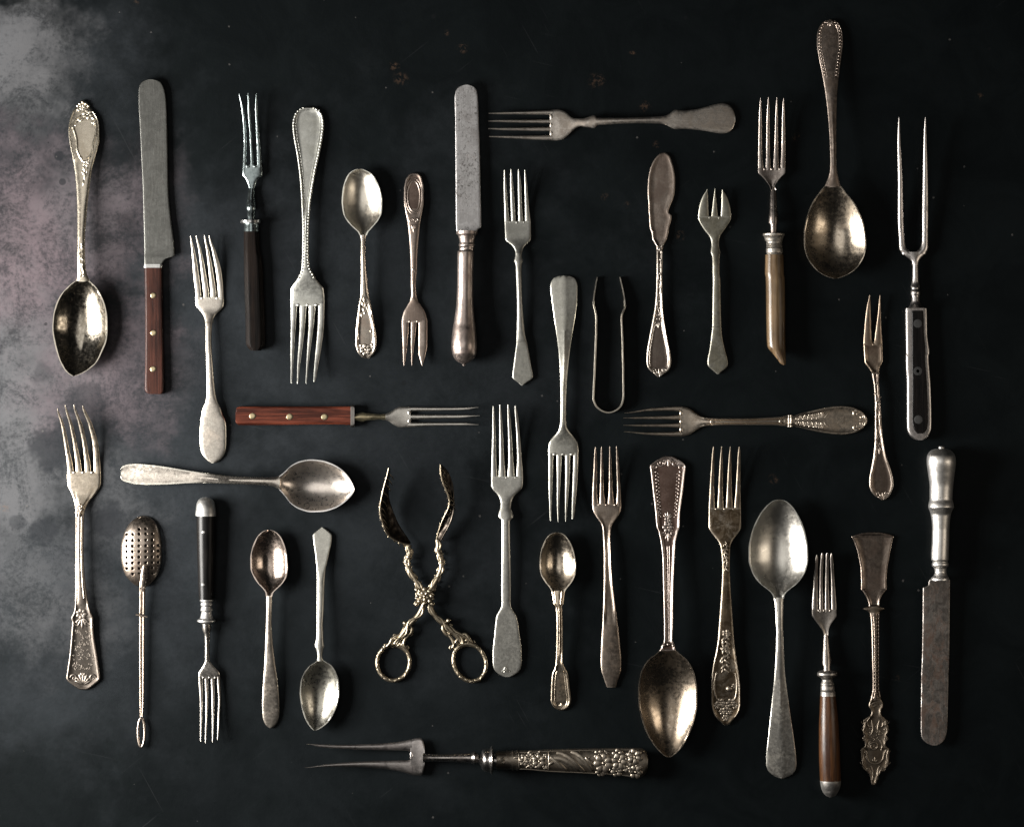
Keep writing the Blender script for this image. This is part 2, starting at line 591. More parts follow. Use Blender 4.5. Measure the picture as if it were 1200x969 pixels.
    def tines(self, rowsets, mat, parent, thick=3.0, tip_th=1.7, into=2.0, bevel=1.9, **kw):
        keep = self.rows
        for rows in rowsets:
            rows = sorted(rows)
            near = rows[-1] if abs(rows[-1][0] - self.tip) > abs(rows[0][0] - self.tip) else rows[0]
            far = rows[0] if near is rows[-1] else rows[-1]
            sgn = 1 if near[0] > far[0] else -1
            rows = rows + [(near[0] + sgn * into, near[1], near[2])]
            L_ = abs(near[0] - far[0])
            # blunt point past the last measured row
            c = (far[1] + far[2]) / 2
            rows.append((far[0] - sgn * 0.8, c - .35, c + .35))
            t0, t1 = self.t(far[0]), self.t(near[0])
            z = lambda a: self.ztop(a) - 0.22 * (np.abs(np.asarray(a) - near[0]) < 30)
            self.bar('tine', rows, 'tine', [(t0, tip_th), (t0 + (t1 - t0) * .5, thick * .92), (t1, thick), (t1 + .05, thick)], mat, parent, zfun=z, sharp=60, **kw)
        self.rows = keep
        if bevel:
            r = Relief(self)
            ends = []
            for rows in rowsets:
                n_ = max(rows, key=lambda q: abs(q[0] - self.tip))
                ends.append(n_)
            ends.sort(key=lambda q: q[1])
            for e0, e1 in zip(ends[:-1], ends[1:]):
                sg = 1 if e0[0] > self.tip else -1
                gap = max(1.0, e1[1] - e0[2])
                x, y = self.xy(e0[0] + sg * .6, (e0[2] + e1[1]) / 2)
                an = 0 if self.axis == 'x' else math.pi / 2
                zz = float(self.ztop(e0[0])) - .5
                r.bead(x, y, bevel, .45, ry=gap * .62 + .4, z=zz, ang=an)
            r.done('slot_bevel', mat, parent)

    # ---- spoon bowl
    def bowl(self, name, rows, mat, depth, thick=1.7, lip=1.7, nu=36, convex=False, parent=None, peak=0.5, flatness=2.3):
        rows = sorted(rows)
        a_k = [r[0] for r in rows]
        seg = []
        for p, q in zip(a_k[:-1], a_k[1:]):
            n = max(1, int(math.ceil((q - p) / 1.6)))
            seg += list(np.linspace(p, q, n, endpoint=False))
        seg.append(a_k[-1])
        a = np.array(seg)
        lo = pchip(a_k, [r[1] for r in rows], a)
        hi = pchip(a_k, [r[2] for r in rows], a)
        rim = self.ztop(a)
        s = (a - a[0]) / (a[-1] - a[0])
        e = math.log(0.5) / math.log(peak)
        s2 = s ** e
        da = 1.2 * depth * (1 - np.abs(2 * s2 - 1) ** flatness) ** 0.85
        verts, wr = [], []
        m = (nu + 1) + (nu - 1)
        for i in range(len(a)):
            hw = max(.05, (hi[i] - lo[i]) / 2)
            c = (hi[i] + lo[i]) / 2
            inner = max(hw * .3, hw - lip)
            us = np.sin(np.linspace(-math.pi / 2, math.pi / 2, nu + 1))
            for uu in us:
                r_ = min(1.0, abs(uu) * hw / inner)
                z = rim[i] - da[i] * (1 - r_ ** 2.05)
                if abs(uu) > .999:
                    z -= .35
                x, y = self.xy(a[i], c + uu * hw)
                verts.append((x, y, max(.4, z)))
                wr.append(1.0 if abs(uu) * hw >= inner - .05 else 0.0)
            for uu in us[::-1][1:-1]:
                z = rim[i] - thick - da[i] * (1 - abs(uu) ** 2.15)
                x, y = self.xy(a[i], c + uu * hw * .985)
                verts.append((x, y, max(.05, z)))
                wr.append(.3)
        f = self.ring_faces(len(a), m)
        return self.part(name, verts, f, mat, parent, 24, surf=True, wear=wr)

    # ---- local position on a lofted piece: along a, sideways b (fraction of half width)
    def at(self, a, b=0.0, px=False):
        rows = self.rows
        a_k = [r[0] for r in rows]
        lo = float(pchip(a_k, [r[1] for r in rows], [a])[0])
        hi = float(pchip(a_k, [r[2] for r in rows], [a])[0])
        hw = (hi - lo) / 2
        return self.xy(a, (lo + hi) / 2 + (b if px else b * hw))

    def hw(self, a):
        a_k = [r[0] for r in self.rows]
        return float(pchip(a_k, [(r[2] - r[1]) / 2 for r in self.rows], [a])[0])

    def rivet(self, x, y, r, mat, parent, name='rivet', h=0.5):
        z = self.drop(x, y, 6) 
        v, n = [], 20
        for rr, dz in ((1.0, -1.2), (1.0, h * .6), (.86, h), (.4, h * 1.15)):
            for i in range(n):
                an = 2 * math.pi * i / n
                v.append((x + r * rr * math.cos(an), y + r * rr * math.sin(an), z + dz))
        return self.part(name, v, self.ring_faces(4, n), mat, parent, 40)


class Relief:
    """raised ornament laid on a tool's upper surface, gathered into one part"""
    def __init__(self, tool):
        self.t, self.v, self.f = tool, [], []

    def stroke(self, pts, r=1.0, flat=0.75, taper=True, n=None, fixed_z=None, sides=7):
        pts = np.array(pts, float)
        d = np.concatenate([[0], np.cumsum(np.linalg.norm(np.diff(pts, axis=0), axis=1))])
        if d[-1] < .2:
            return
        keep = np.concatenate([[True], np.diff(d) > 1e-4])
        pts, d = pts[keep], d[keep]
        n = n or max(4, int(d[-1] / 1.1) + 1)
        q = np.linspace(0, d[-1], n)
        if len(pts) > 2:
            # smooth spline through the points
            X = np.array([self._cr(d, pts[:, 0], t) for t in q])
            Y = np.array([self._cr(d, pts[:, 1], t) for t in q])
        else:
            X, Y = np.interp(q, d, pts[:, 0]), np.interp(q, d, pts[:, 1])
        base = len(self.v)
        Z = []
        last = None
        for i in range(n):
            z = self.t.drop(X[i], Y[i]) if fixed_z is None else (fixed_z(i / (n - 1)) if callable(fixed_z) else fixed_z)
            if z is None:
                z = last if last is not None else 3.0
            last = z
            Z.append(z)
        for i in range(n):
            i0, i1 = max(0, i - 1), min(n - 1, i + 1)
            tx, ty = X[i1] - X[i0], Y[i1] - Y[i0]
            ll = math.hypot(tx, ty) or 1
            nx, ny = -ty / ll, tx / ll
            f = i / (n - 1)
            rr = r * ((math.sin(math.pi * min(1, max(0, .12 + .76 * f))) ** .6) if taper else 1)
            for s in range(sides):
                an = 2 * math.pi * s / sides
                self.v.append((X[i] + nx * rr * math.cos(an), Y[i] + ny * rr * math.cos(an), Z[i] + rr * flat * math.sin(an) + .1))
        for fc in Tool.ring_faces(n, sides):
            self.f.append(tuple(base + k for k in fc))

    @staticmethod
    def _cr(d, y, t):
        i = int(np.clip(np.searchsorted(d, t) - 1, 0, len(d) - 2))
        p0, p1, p2, p3 = y[max(0, i - 1)], y[i], y[i + 1], y[min(len(y) - 1, i + 2)]
        u = (t - d[i]) / (d[i + 1] - d[i])
        return .5 * (2 * p1 + (p2 - p0) * u + (2 * p0 - 5 * p1 + 4 * p2 - p3) * u * u + (3 * p1 - p0 - 3 * p2 + p3) * u ** 3)

    def bead(self, x, y, r=1.0, flat=.8, z=None, seg=8, ry=None, ang=0):
        zz = z if z is not None else self.t.drop(x, y)
        if zz is None:
            return
        ry = ry or r
        base = len(self.v)
        ca, sa = math.cos(ang), math.sin(ang)
        lv = ((1.0, -.1), (.92, .38), (.6, .8), (.15, 1.0))
        for rr, hh in lv:
            for s in range(seg):
                an = 2 * math.pi * s / seg
                px, py = r * rr * math.cos(an), ry * rr * math.sin(an)
                self.v.append((x + px * ca - py * sa, y + px * sa + py * ca, zz + min(r, ry) * flat * hh))
        for fc in Tool.ring_faces(4, seg, True, True):
            self.f.append(tuple(base + k for k in fc))

    def leaf(self, x, y, ang, ln, wd, flat=.6):
        self.bead(x + math.cos(ang) * ln / 2, y + math.sin(ang) * ln / 2, ln / 2, flat, ry=wd / 2, ang=ang, seg=10)

    def spiral(self, x, y, r0, turns=1.2, start=0.0, sgn=1, r=.8):
        n = 14
        pts = []
        for i in range(n):
            f = i / (n - 1)
            an = start + sgn * turns * 2 * math.pi * f
            rr = r0 * (1 - .82 * f)
            pts.append((x + rr * math.cos(an), y + rr * math.sin(an)))
        self.stroke(pts, r)

    def flower(self, x, y, Rr, n=6, rot=0.0, centre=True):
        for i in range(n):
            an = rot + 2 * math.pi * i / n
            self.bead(x + math.cos(an) * Rr * .60, y + math.sin(an) * Rr * .60, Rr * .50, .30, ry=Rr * .42, ang=an)
        if centre:
            self.bead(x, y, Rr * .22, .8)

    # compound motifs in tool coordinates
    def edge(self, a0, a1, inset, r=.8, side=(1, -1), n=24):
        for s in side:
            pts = []
            for a in np.linspace(a0, a1, n):
                h = self.t.hw(a)
                pts.append(self.t.at(a, s * max(0, h - inset), px=True))
            self.stroke(pts, r, taper=False)

    def edge_beads(self, a0, a1, inset, r, gap, side=(1, -1), **kw):
        for s in side:
            a, sg = a0, 1 if a1 > a0 else -1
            prev = None
            while (a - a1) * sg < 0:
                p = self.t.at(a, s * max(0, self.t.hw(a) - inset), px=True)
                if prev is None or math.dist(p, prev) >= gap:
                    self.bead(*p, r, **kw)
                    prev = p
                a += sg * .25

    def pair(self, pts, r):
        for s in (1, -1):
            self.stroke([self.t.at(a, s * b) for a, b in pts], r)

    def scrolls(self, a, b, r0, sgn, start, r=.8, turns=1.15):
        for s in (1, -1):
            x, y = self.t.at(a, s * b)
            if self.t.axis == 'y':
                self.spiral(x, y, r0, turns, start if s > 0 else math.pi - start, sgn * s, r)
            else:
                self.spiral(x, y, r0, turns, start if s > 0 else -start, sgn * s, r)

    def sprays(self, a, n, spread, ln, wd, direction=1, b=0.0):
        """fan of leaves opening along the tool"""
        x, y = self.t.at(a, b)
        base = math.pi / 2 * direction if self.t.axis == 'y' else (0 if direction > 0 else math.pi)
        for i in range(n):
            f = (i / (n - 1) - .5) * 2 if n > 1 else 0
            self.leaf(x, y, base + f * spread, ln * (1 - .25 * abs(f)), wd)

    def vine(self, a0, a1, amp, r, leaves=6, ln=4, wd=2):
        pts = [self.t.at(a, amp * math.sin((a - a0) / (a1 - a0) * math.pi * leaves / 2)) for a in np.linspace(a0, a1, leaves * 4)]
        self.stroke(pts, r)
        sg = 1 if a1 > a0 else -1
        for i in range(leaves):
            a = a0 + (a1 - a0) * (i + .5) / leaves
            s = 1 if i % 2 else -1
            x, y = self.t.at(a, .1 * s)
            base = math.pi / 2 * sg if self.t.axis == 'y' else (0 if sg > 0 else math.pi)
            self.leaf(x, y, base + s * .8, ln, wd)
            self.leaf(x, y, base - s * .5, ln * .7, wd * .8)

    def done(self, name, mat, parent=None, kind='stuff'):
        if not self.v:
            return None
        o = self.t.part(name, self.v, self.f, mat, parent, 60, kind=kind, wear=[.55] * len(self.v))
        return o


# ------------------------------------------------------------------ the surface
def build_surface():
    import bmesh
    bm = bmesh.new()
    bmesh.ops.create_grid(bm, x_segments=2, y_segments=2, size=1.0)
    me = bpy.data.meshes.new('tabletop')
    for v in bm.verts:
        v.co.x *= 1.5
        v.co.y *= 1.3
    ext = bmesh.ops.extrude_face_region(bm, geom=bm.faces[:])
    for g in ext['geom']:
        if isinstance(g, bmesh.types.BMVert):
            g.co.z -= 0.02
    bmesh.ops.recalc_face_normals(bm, faces=bm.faces)
    bm.to_mesh(me)
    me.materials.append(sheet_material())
    o = bpy.data.objects.new('tabletop', me)
    COL.objects.link(o)
    o['kind'] = 'structure'
    o['label'] = 'dark stained metal sheet under all the cutlery'


build_surface()

FORKS, SPOONS, KNIVES, SERVERS = 'old forks laid on the dark sheet', 'old spoons laid on the dark sheet', 'old knives laid on the dark sheet', 'serving tongs laid on the dark sheet'
FZ = [(0, 17), (.08, 11), (.17, 6.2), (.25, 4), (.31, 4.6), (.40, 10), (.50, 12), (.75, 8.5), (1, 4.0)]
FZX = [(0, 9), (.1, 7), (.2, 5.4), (.27, 4.6), (.32, 5.2), (.40, 9.5), (.50, 11.5), (.75, 8.5), (1, 4.0)]
FT = [(0, 3), (.27, 3.0), (.34, 3.6), (.42, 4.6), (.60, 4.2), (.85, 3.2), (1, 2.8)]
RIVET_BRASS = metal('brass_rivet', (.66, .55, .34), (.42, .33, .2), .3, .32)
RIVET_STEEL = metal('dull_rivet', (.16, .16, .16), (.09, .09, .09), .4, .5)


def spoon_z(rim, neck_t, up=2.5, end=3.4):
    rim *= 1.2
    return [(0, rim), (neck_t * .5, rim), (neck_t * .95, rim + up), (neck_t + .08, rim + up + 1.2), (neck_t + (1 - neck_t) * .5, rim * .5 + 5.5), (1, end)]


ST = [(0, 2), (.42, 4.4), (.6, 4.2), (.85, 3.2), (1, 2.8)]


# ---- 1 large ornate tablespoon, far left
def tool_01():
    m = metal('gilt_silver', (.80, .72, .59), (.46, .38, .27), .22, .28, mottle=.16)
    mb = metal('gilt_bowl', (.56, .51, .43), (.17, .145, .11), .45, .15, bump=.06, mottle=.11, blotch=.3)
    t = Tool('tablespoon', 'large tablespoon with rose carved pale gold handle and pointed bowl', 'spoon', SPOONS, 440, 118, 97, spoon_z(14.5, .30, 2))
    rows = A((150, 214, 230), (157, 206, 240), (166, 200, 250), (172, 196, 248), (185, 184, 262), (205, 174, 277), (240, 163, 295), (280, 158, 300), (320, 162, 300), (360, 168, 293), (400, 177, 283), (450, 186, 270), (500, 193, 262), (560, 198, 256), (620, 201, 250), (700, 203, 244), (780, 204, 240), (840, 204, 240), (900, 204, 243)) + B((205, 206, 250), (222, 202, 258), (236, 196, 262))
    t.bars([('handle', 0, 999)], rows, [(118, 'low'), (200, 'low'), (260, 'dome'), (330, 'dome')], ST, m)
    r = Relief(t)
    rows_h = t.rows
    b = B((234, 197, 262), (245, 180, 275), (260, 163, 290), (300, 128, 315), (350, 105, 333), (400, 95, 341), (450, 92, 342), (500, 98, 337), (550, 110, 318), (600, 128, 292), (640, 152, 245), (655, 170, 215), (662, 182, 195))
    t.bowl('bowl', b, mb, 12.5, peak=.46)
    t.rows = sorted(rows_h)
    P_ = A.pt
    # open rose with leaves, cartouche lines, spray below
    x, y = P_(245, 212)
    r.flower(x, y, 6, 6, .3)
    r.flower(*P_(222, 180), 3.6, 5)
    for ang, ln, wd, px, py in ((2.4, 8, 3.4, 232, 225), (2.0, 8, 3, 215, 215), (.6, 6, 2.6, 262, 225), (1.2, 7, 2.6, 270, 240), (-2.6, 6, 2.6, 215, 200), (2.9, 6, 2.4, 205, 245)):
        r.leaf(*P_(px, py), ang, ln, wd)
    r.stroke([P_(*q) for q in ((200, 225), (186, 250), (182, 275), (190, 300), (197, 330), (200, 370), (212, 405), (222, 420))], 1.7)
    r.stroke([P_(*q) for q in ((280, 235), (285, 270), (282, 310), (272, 350), (268, 385), (255, 405), (240, 412))], 1.5)
    r.spiral(*P_(186, 268), 3.2, 1.3, 1, 1, .9)
    r.spiral(*P_(270, 250), 3, 1.2, 2, -1, .9)
    r.flower(*P_(243, 435), 4.2, 5)
    for ang, px, py, ln in ((1.2, 215, 400, 9), (1.9, 262, 400, 9), (1.3, 228, 445, 9), (1.8, 250, 450, 9), (1.57, 236, 470, 12), (1.0, 222, 470, 7), (2.1, 248, 480, 7), (1.57, 230, 510, 8)):
        r.leaf(*P_(px, py), ang, ln, 2.6)
    for q in ((201, 172), (210, 163), (222, 156), (236, 163), (248, 174)):
        r.bead(*P_(*q), 2.2)
    r.vine(A.pt(0, 800)[1], B.pt(0, 215)[1], .35, 1.0, 6, 6, 2.4)
    r.edge(A.pt(0, 200)[1], A.pt(0, 420)[1], 1.2, .8)
    r.done('rose_ornament', m)


# ---- 2 table knife with riveted wooden handle
def tool_02():
    st = metal('worn_steel', (.185, .185, .172), (.12, .12, .11), .3, .38, pits=.25, bump=.5, streak=1.0, mottle=.2, blotch=.3)
    wd = wood('dark_red_wood', (.060, .020, .014), (.115, .040, .026), .38)
    t = Tool('table_knife', 'broad round-ended knife with three brass rivets in a dark red wooden handle', 'knife', KNIVES, 94, 462, 183, [(0, 7.2), (.55, 7.6), (.57, 8), (1, 8)])
    blade = A((55, 520, 545), (59, 503, 563), (66, 491, 577), (78, 483, 585), (100, 478, 594), (150, 477, 602), (250, 482, 606), (400, 489, 609), (550, 496, 612), (700, 500, 625), (780, 502, 636), (848, 503, 640), (857, 503, 636), (863, 503, 615), (867, 503, 603), (893, 503, 583))
    t.bar('blade', blade, 'flat', [(0, 1.4), (.5, 2.6), (1, 3)], st)
    t.bar('bolster', A((892, 502, 584), (895, 501, 585), (905, 501, 585), (908, 503, 584)), 'slab', 9, metal('bolster_steel', (.7, .7, .68), (.4, .4, .38), .2, .3), zfun=lambda a: np.full(np.shape(a), 9.6))
    h = t.bar('handle', A((908, 505, 584)) + B((300, 507, 586), (450, 508, 588), (600, 508, 592), (700, 506, 594), (722, 506, 594), (735, 512, 592), (743, 524, 584)), 'slab', 9.5, wd, zfun=lambda a: np.full(np.shape(a), 10.2))
    for q in ((545, 297), (547, 466), (545, 630)):
        t.rivet(*B.pt(*q), 3.3, RIVET_BRASS, h)


# ---- 3 plain fiddle fork
def tool_03():
    m = metal('satin_silver', (.82, .76, .67), (.52, .45, .38), .25, .34)
    t = Tool('dinner_fork', 'bright satin silver fork with plain paddle-shaped handle end beside the red wooden knife', 'fork', FORKS, 278, 543, 248, FZ)
    rows = B((305, 733, 862), (330, 735, 862), (348, 739, 859), (362, 752, 848), (382, 768, 828), (400, 775, 818), (430, 780, 812), (500, 781, 809), (600, 784, 815), (700, 786, 822), (760, 784, 830), (785, 778, 838), (805, 768, 848), (840, 762, 858)) + L((120, 758, 867), (150, 757, 873), (200, 754, 874), (250, 757, 872), (285, 768, 862), (303, 782, 848), (314, 794, 834), (320, 806, 820))
    hd, _ = t.bars([('head', 0, 378), ('handle', 378, 999)], rows, [(345, 'low'), (375, 'dome'), (480, 'dome'), (500, 'low')], FT, m)
    t.tines([B((32, 715, 719), (100, 719, 735), (200, 724, 750), (307, 734, 760)), B((30, 741, 745), (100, 751, 765), (200, 760, 783), (307, 769, 796)),
             B((28, 778, 782), (100, 786, 800), (200, 795, 817), (307, 802, 829)), B((30, 799, 803), (100, 812, 830), (200, 828, 855), (307, 836, 862))], m, hd)


# ---- 4 three-tine fork, black faceted handle
def tool_04():
    st = metal('blue_steel', (.37, .43, .43), (.17, .205, .21), .3, .22)
    wd = wood('black_wood', (.008, .006, .005), (.020, .013, .010), .5, spec=.2, bump=.4)
    t = Tool('table_fork', 'three-tined steel fork with faceted black wooden handle', 'fork', FORKS, 111, 411, 298, [(0, 17), (.12, 12), (.28, 9), (.34, 8.5), (.45, 12), (.5, 14), (1, 12)])
    hd = t.bar('head', C((405, 97, 183), (438, 95, 186), (452, 97, 185), (462, 106, 173), (485, 118, 158), (508, 124, 153)), 'low', [(0, 3), (.32, 3.4), (.42, 6)], st)
    t.tines([C((88, 82, 87), (120, 88, 98), (200, 97, 111), (300, 101, 116), (408, 97, 114)), C((82, 122, 127), (150, 121, 132), (300, 129, 141), (408, 131, 147)), C((86, 159, 164), (150, 154, 166), (250, 157, 173), (408, 161, 183))], st, hd)
    nk = t.bar('neck', C((497, 136, 142), (508, 124, 152), (530, 120, 152), (570, 114, 156), (600, 112, 159), (610, 118, 154), (622, 117, 156), (655, 121, 151)), 'round', 'width', st)
    t.bar('collar', C((653, 90, 178), (656, 87, 181), (668, 87, 181), (671, 92, 176)), 'round', 'width', metal('collar_steel', (.62, .62, .61), (.35, .35, .35), .2, .25), zfun=lambda a: np.full(np.shape(a), 19.))
    t.bar('ferrule', C((671, 103, 171), (706, 102, 172)), 'round', 'width', st, zfun=lambda a: np.full(np.shape(a), 16.))
    h = t.bar('handle', C((706, 103, 172), (800, 103, 178)) + D((0, 103, 183), (150, 106, 192), (300, 110, 198), (395, 112, 200), (415, 120, 194), (430, 135, 178)), 'oct', 15, wd, sharp=25, zfun=lambda a: np.full(np.shape(a), 15.5))


# ---- 5 large bead-edged fork
def tool_05():
    m = metal('grey_silver', (.66, .66, .61), (.42, .42, .37), .28, .38, blotch=0.2)
    t = Tool('dinner_fork', 'large pale grey fork with a beaded border round its handle', 'fork', FORKS, 449, 125, 360, FZ)
    rows = C((140, 388, 402), (143, 370, 420), (150, 352, 437), (163, 337, 452), (185, 326, 462), (220, 321, 466), (280, 327, 460), (350, 340, 447), (420, 350, 432), (500, 358, 418), (600, 364, 405), (700, 367, 400), (800, 366, 398), (860, 363, 402)) + D((65, 361, 408), (88, 352, 420), (108, 342, 430), (130, 325, 448), (148, 316, 462), (200, 314, 466), (228, 313, 467))
    hd, h = t.bars([('head', 316, 999), ('handle', 0, 316)], rows, [(150, 'frame'), (230, 'frame'), (260, 'dome'), (310, 'dome'), (335, 'low')], FT, m, step=1.2)
    r = Relief(t)
    r.edge_beads(127.2, 326, 1.5, 1.35, 3.5, seg=9, flat=1.1)
    r.edge(131, 300, 4.4, .55, n=50)
    r.done('bead_border', m, h, kind='stuff')
    t.tines([D((225, 313, 342), (300, 313, 338), (400, 313, 332), (500, 315, 327), (577, 317, 322)), D((225, 354, 385), (300, 354, 380), (400, 350, 370), (500, 345, 358), (577, 345, 351)),
             D((225, 395, 425), (300, 395, 420), (400, 390, 408), (500, 386, 396), (577, 384, 389)), D((225, 438, 467), (300, 437, 466), (400, 430, 456), (500, 422, 440), (570, 419, 427))], m, hd)


# ---- 6 teaspoon with flower tip
def tool_06():
    m = metal('warm_silver', (.76, .68, .58), (.40, .31, .25), .3, .28)
    mb = metal('frosted_bowl', (.84, .79, .69), (.60, .53, .43), .25, .34, bump=.05, mottle=.10)
    t = Tool('teaspoon', 'teaspoon with egg-shaped bowl uppermost and a flower carved on the handle tip', 'spoon', SPOONS, 199, 421, 426, spoon_z(12, .36, 2))
    t.bowl('bowl', C((424, 620, 634), (426, 610, 645), (432, 596, 659), (448, 577, 685), (480, 561, 706), (520, 551, 722), (570, 547, 730), (620, 553, 728), (655, 569, 713), (680, 590, 693), (695, 606, 680), (708, 620, 668), (725, 629, 661)), mb, 9.5, peak=.46)
    h = t.bar('handle', C((722, 629, 661), (740, 632, 656), (760, 633, 655), (814, 632, 655)) + D((50, 633, 657), (100, 633, 661), (170, 631, 668), (230, 622, 680), (300, 613, 692), (360, 608, 702), (400, 608, 703), (430, 614, 698), (448, 624, 688), (460, 638, 674), (466, 650, 662)), [(280, 'dome'), (345, 'dome'), (370, 'frame'), (420, 'frame')], ST, m)
    r = Relief(t)
    p = D.pt
    r.flower(*p(655, 425), 7, 7)
    r.flower(*p(630, 415), 4, 5)
    r.flower(*p(680, 412), 4, 5)
    r.stroke([p(*q) for q in ((625, 265), (622, 300), (618, 340), (622, 380))], 1.0)
    r.stroke([p(*q) for q in ((650, 215), (672, 262), (688, 310), (692, 360), (684, 395))], 1.2)
    r.spiral(*p(684, 340), 3, 1.1, 0, 1, .9)
    for ang, x, y, l in ((1.2, 636, 205, 8), (1.9, 660, 205, 8), (1.57, 648, 180, 9), (1.1, 640, 235, 8), (2.0, 660, 240, 8), (1.5, 635, 255, 7)):
        r.leaf(*p(x, y), ang, l, 2.6)
    r.done('flower_ornament', m, h)


# ---- 7 three-tine cake fork
def tool_07():
    m = metal('coppery_plate', (.46, .39, .34), (.22, .17, .14), .5, .34)
    t = Tool('cake_fork', 'small coppery cake fork with oval medallion on its handle, beside the teaspoon', 'fork', FORKS, 429, 203, 485, [(0, 9), (.15, 6), (.28, 4.5), (.34, 5.2), (.45, 10), (.7, 9), (1, 4)])
    rows = C((438, 868, 886), (441, 857, 895), (450, 846, 904), (470, 835, 912), (510, 828, 919), (560, 827, 919), (610, 833, 912), (650, 842, 905), (700, 848, 898), (760, 853, 893), (814, 856, 889), (900, 858, 886)) + D((130, 858, 882), (170, 860, 884), (200, 855, 890), (225, 842, 905), (250, 828, 920), (280, 820, 930), (302, 817, 934))
    hd, h = t.bars([('head', 350, 999), ('handle', 0, 350)], rows, [(230, 'frame'), (262, 'dome'), (345, 'dome'), (370, 'low')], FT, m, inner=metal('dark_copper_panel', (.24, .18, .15), (.12, .085, .07), .5, .38), step=1.2)
    t.tines([D((300, 817, 850), (380, 820, 846), (450, 823, 838), (496, 826, 831)), D((300, 858, 885), (380, 858, 878), (450, 860, 870), (496, 862, 866)), D((300, 893, 934), (400, 893, 934), (445, 894, 927), (465, 899, 922), (496, 908, 913))], m, hd)
    r = Relief(t)
    p = C.pt
    cx, cy = p(873, 545)
    r.stroke([(cx + 7.2 * math.cos(a), cy + 18 * math.sin(a)) for a in np.linspace(0, 2 * math.pi, 30)], 1.0, taper=False)
    r.stroke([(cx + 9.8 * math.cos(a), cy + 21 * math.sin(a)) for a in np.linspace(0, 2 * math.pi, 34)], .6, taper=False)
    r.spiral(*p(860, 655), 3.2, 1.2, 0, -1, .9)
    r.spiral(*p(884, 655), 3.2, 1.2, math.pi, 1, .9)
    for q in ((872, 672, 1.57, 10), (862, 672, 1.3, 7), (882, 672, 1.85, 7)):
        r.leaf(*p(q[0], q[1]), q[2], q[3], 2.2)
    r.stroke([p(863, 868), p(872, 880), p(882, 868)], .8)
    r.stroke([p(863, 892), p(872, 880), p(882, 892)], .8)
    r.done('medallion_ornament', m, h)


# ---- 8 round-ended knife with hollow rosy handle
def tool_08():
    st = metal('spotted_steel', (.56, .55, .545), (.38, .36, .35), .3, .40, pits=.8, rust=.2, bump=.35, streak=.8, mottle=.2, blotch=0.3)
    m = metal('rosy_silver', (.62, .53, .48), (.38, .29, .26), .35, .36)
    t = Tool('table_knife', 'round-ended knife with black-spotted blade and smooth rosy metal handle', 'knife', KNIVES, 100, 430, 547, [(0, 9), (.5, 11), (.55, 12), (1, 12)])
    t.bar('blade', E((41, 172, 192), (45, 156, 208), (52, 144, 219), (70, 132, 229), (100, 128, 233), (200, 130, 237), (350, 131, 242), (500, 132, 245), (650, 133, 248), (687, 134, 248), (692, 134, 240), (697, 135, 231), (706, 136, 231)), 'flat', [(0, 1.5), (.5, 2.8), (1, 3)], st)
    full = lambda v: (lambda a: np.full(np.shape(a), v))
    mid = 13.0
    rnd = lambda rows: (lambda a: mid + np.interp(a, [r[0] for r in rows], [(r[2] - r[1]) / 2 for r in rows]))
    co = E((704, 136, 232), (718, 136, 232), (722, 142, 226), (745, 149, 219), (758, 150, 217), (764, 147, 219), (771, 147, 219), (775, 150, 216), (781, 148, 217), (788, 148, 216), (792, 150, 214))
    t.bar('collar', co, 'round', 'width', m, zfun=rnd(co))
    ha = E((791, 147, 214), (796, 142, 215), (814, 140, 215)) + F((100, 140, 212), (200, 137, 213), (280, 128, 218), (350, 118, 225), (410, 114, 229), (445, 118, 226), (470, 130, 213), (484, 146, 196), (489, 160, 181), (493, 162, 178), (500, 165, 175))
    t.bar('handle', ha, 'round', 'width', m, zfun=rnd(sorted(ha)))


# ---- 9 horizontal fork at the top
def tool_09():
    m = metal('brown_grey_plate', (.78, .72, .65), (.36, .31, .26), .45, .34, axis='x')
    t = Tool('dinner_fork', 'brown-grey fork lying crossways at the top with a broad rounded paddle end', 'fork', FORKS, 572, 861, 143, FZX, axis='x')
    rows = E.h((562, 153, 290), (590, 151, 291), (612, 154, 288), (635, 165, 275), (655, 183, 256), (675, 191, 238), (700, 192, 229), (720, 190, 232), (745, 182, 235), (760, 178, 238), (767, 181, 234), (772, 189, 226), (800, 190, 222)) + G.h((0, 190, 219), (100, 188, 215), (200, 183, 216), (230, 180, 222), (255, 167, 234), (270, 154, 240), (283, 152, 242), (292, 155, 240), (310, 156, 240), (360, 152, 243), (420, 138, 250), (460, 127, 257), (490, 123, 260), (515, 128, 255), (533, 142, 243), (543, 160, 227), (548, 180, 205))
    hd, _ = t.bars([('head', 0, 690), ('handle', 690, 999)], rows, [(655, 'low'), (690, 'dome'), (770, 'dome'), (795, 'low')], FT, m)
    t.tines([E.h((285, 168, 172), (350, 163, 174), (450, 159, 174), (564, 154, 175)), E.h((283, 203, 207), (350, 199, 210), (450, 198, 212), (564, 196, 213)),
             E.h((283, 237, 241), (350, 235, 246), (450, 233, 248), (564, 231, 249)), E.h((287, 273, 277), (350, 271, 281), (450, 270, 286), (564, 268, 290))], m, hd)


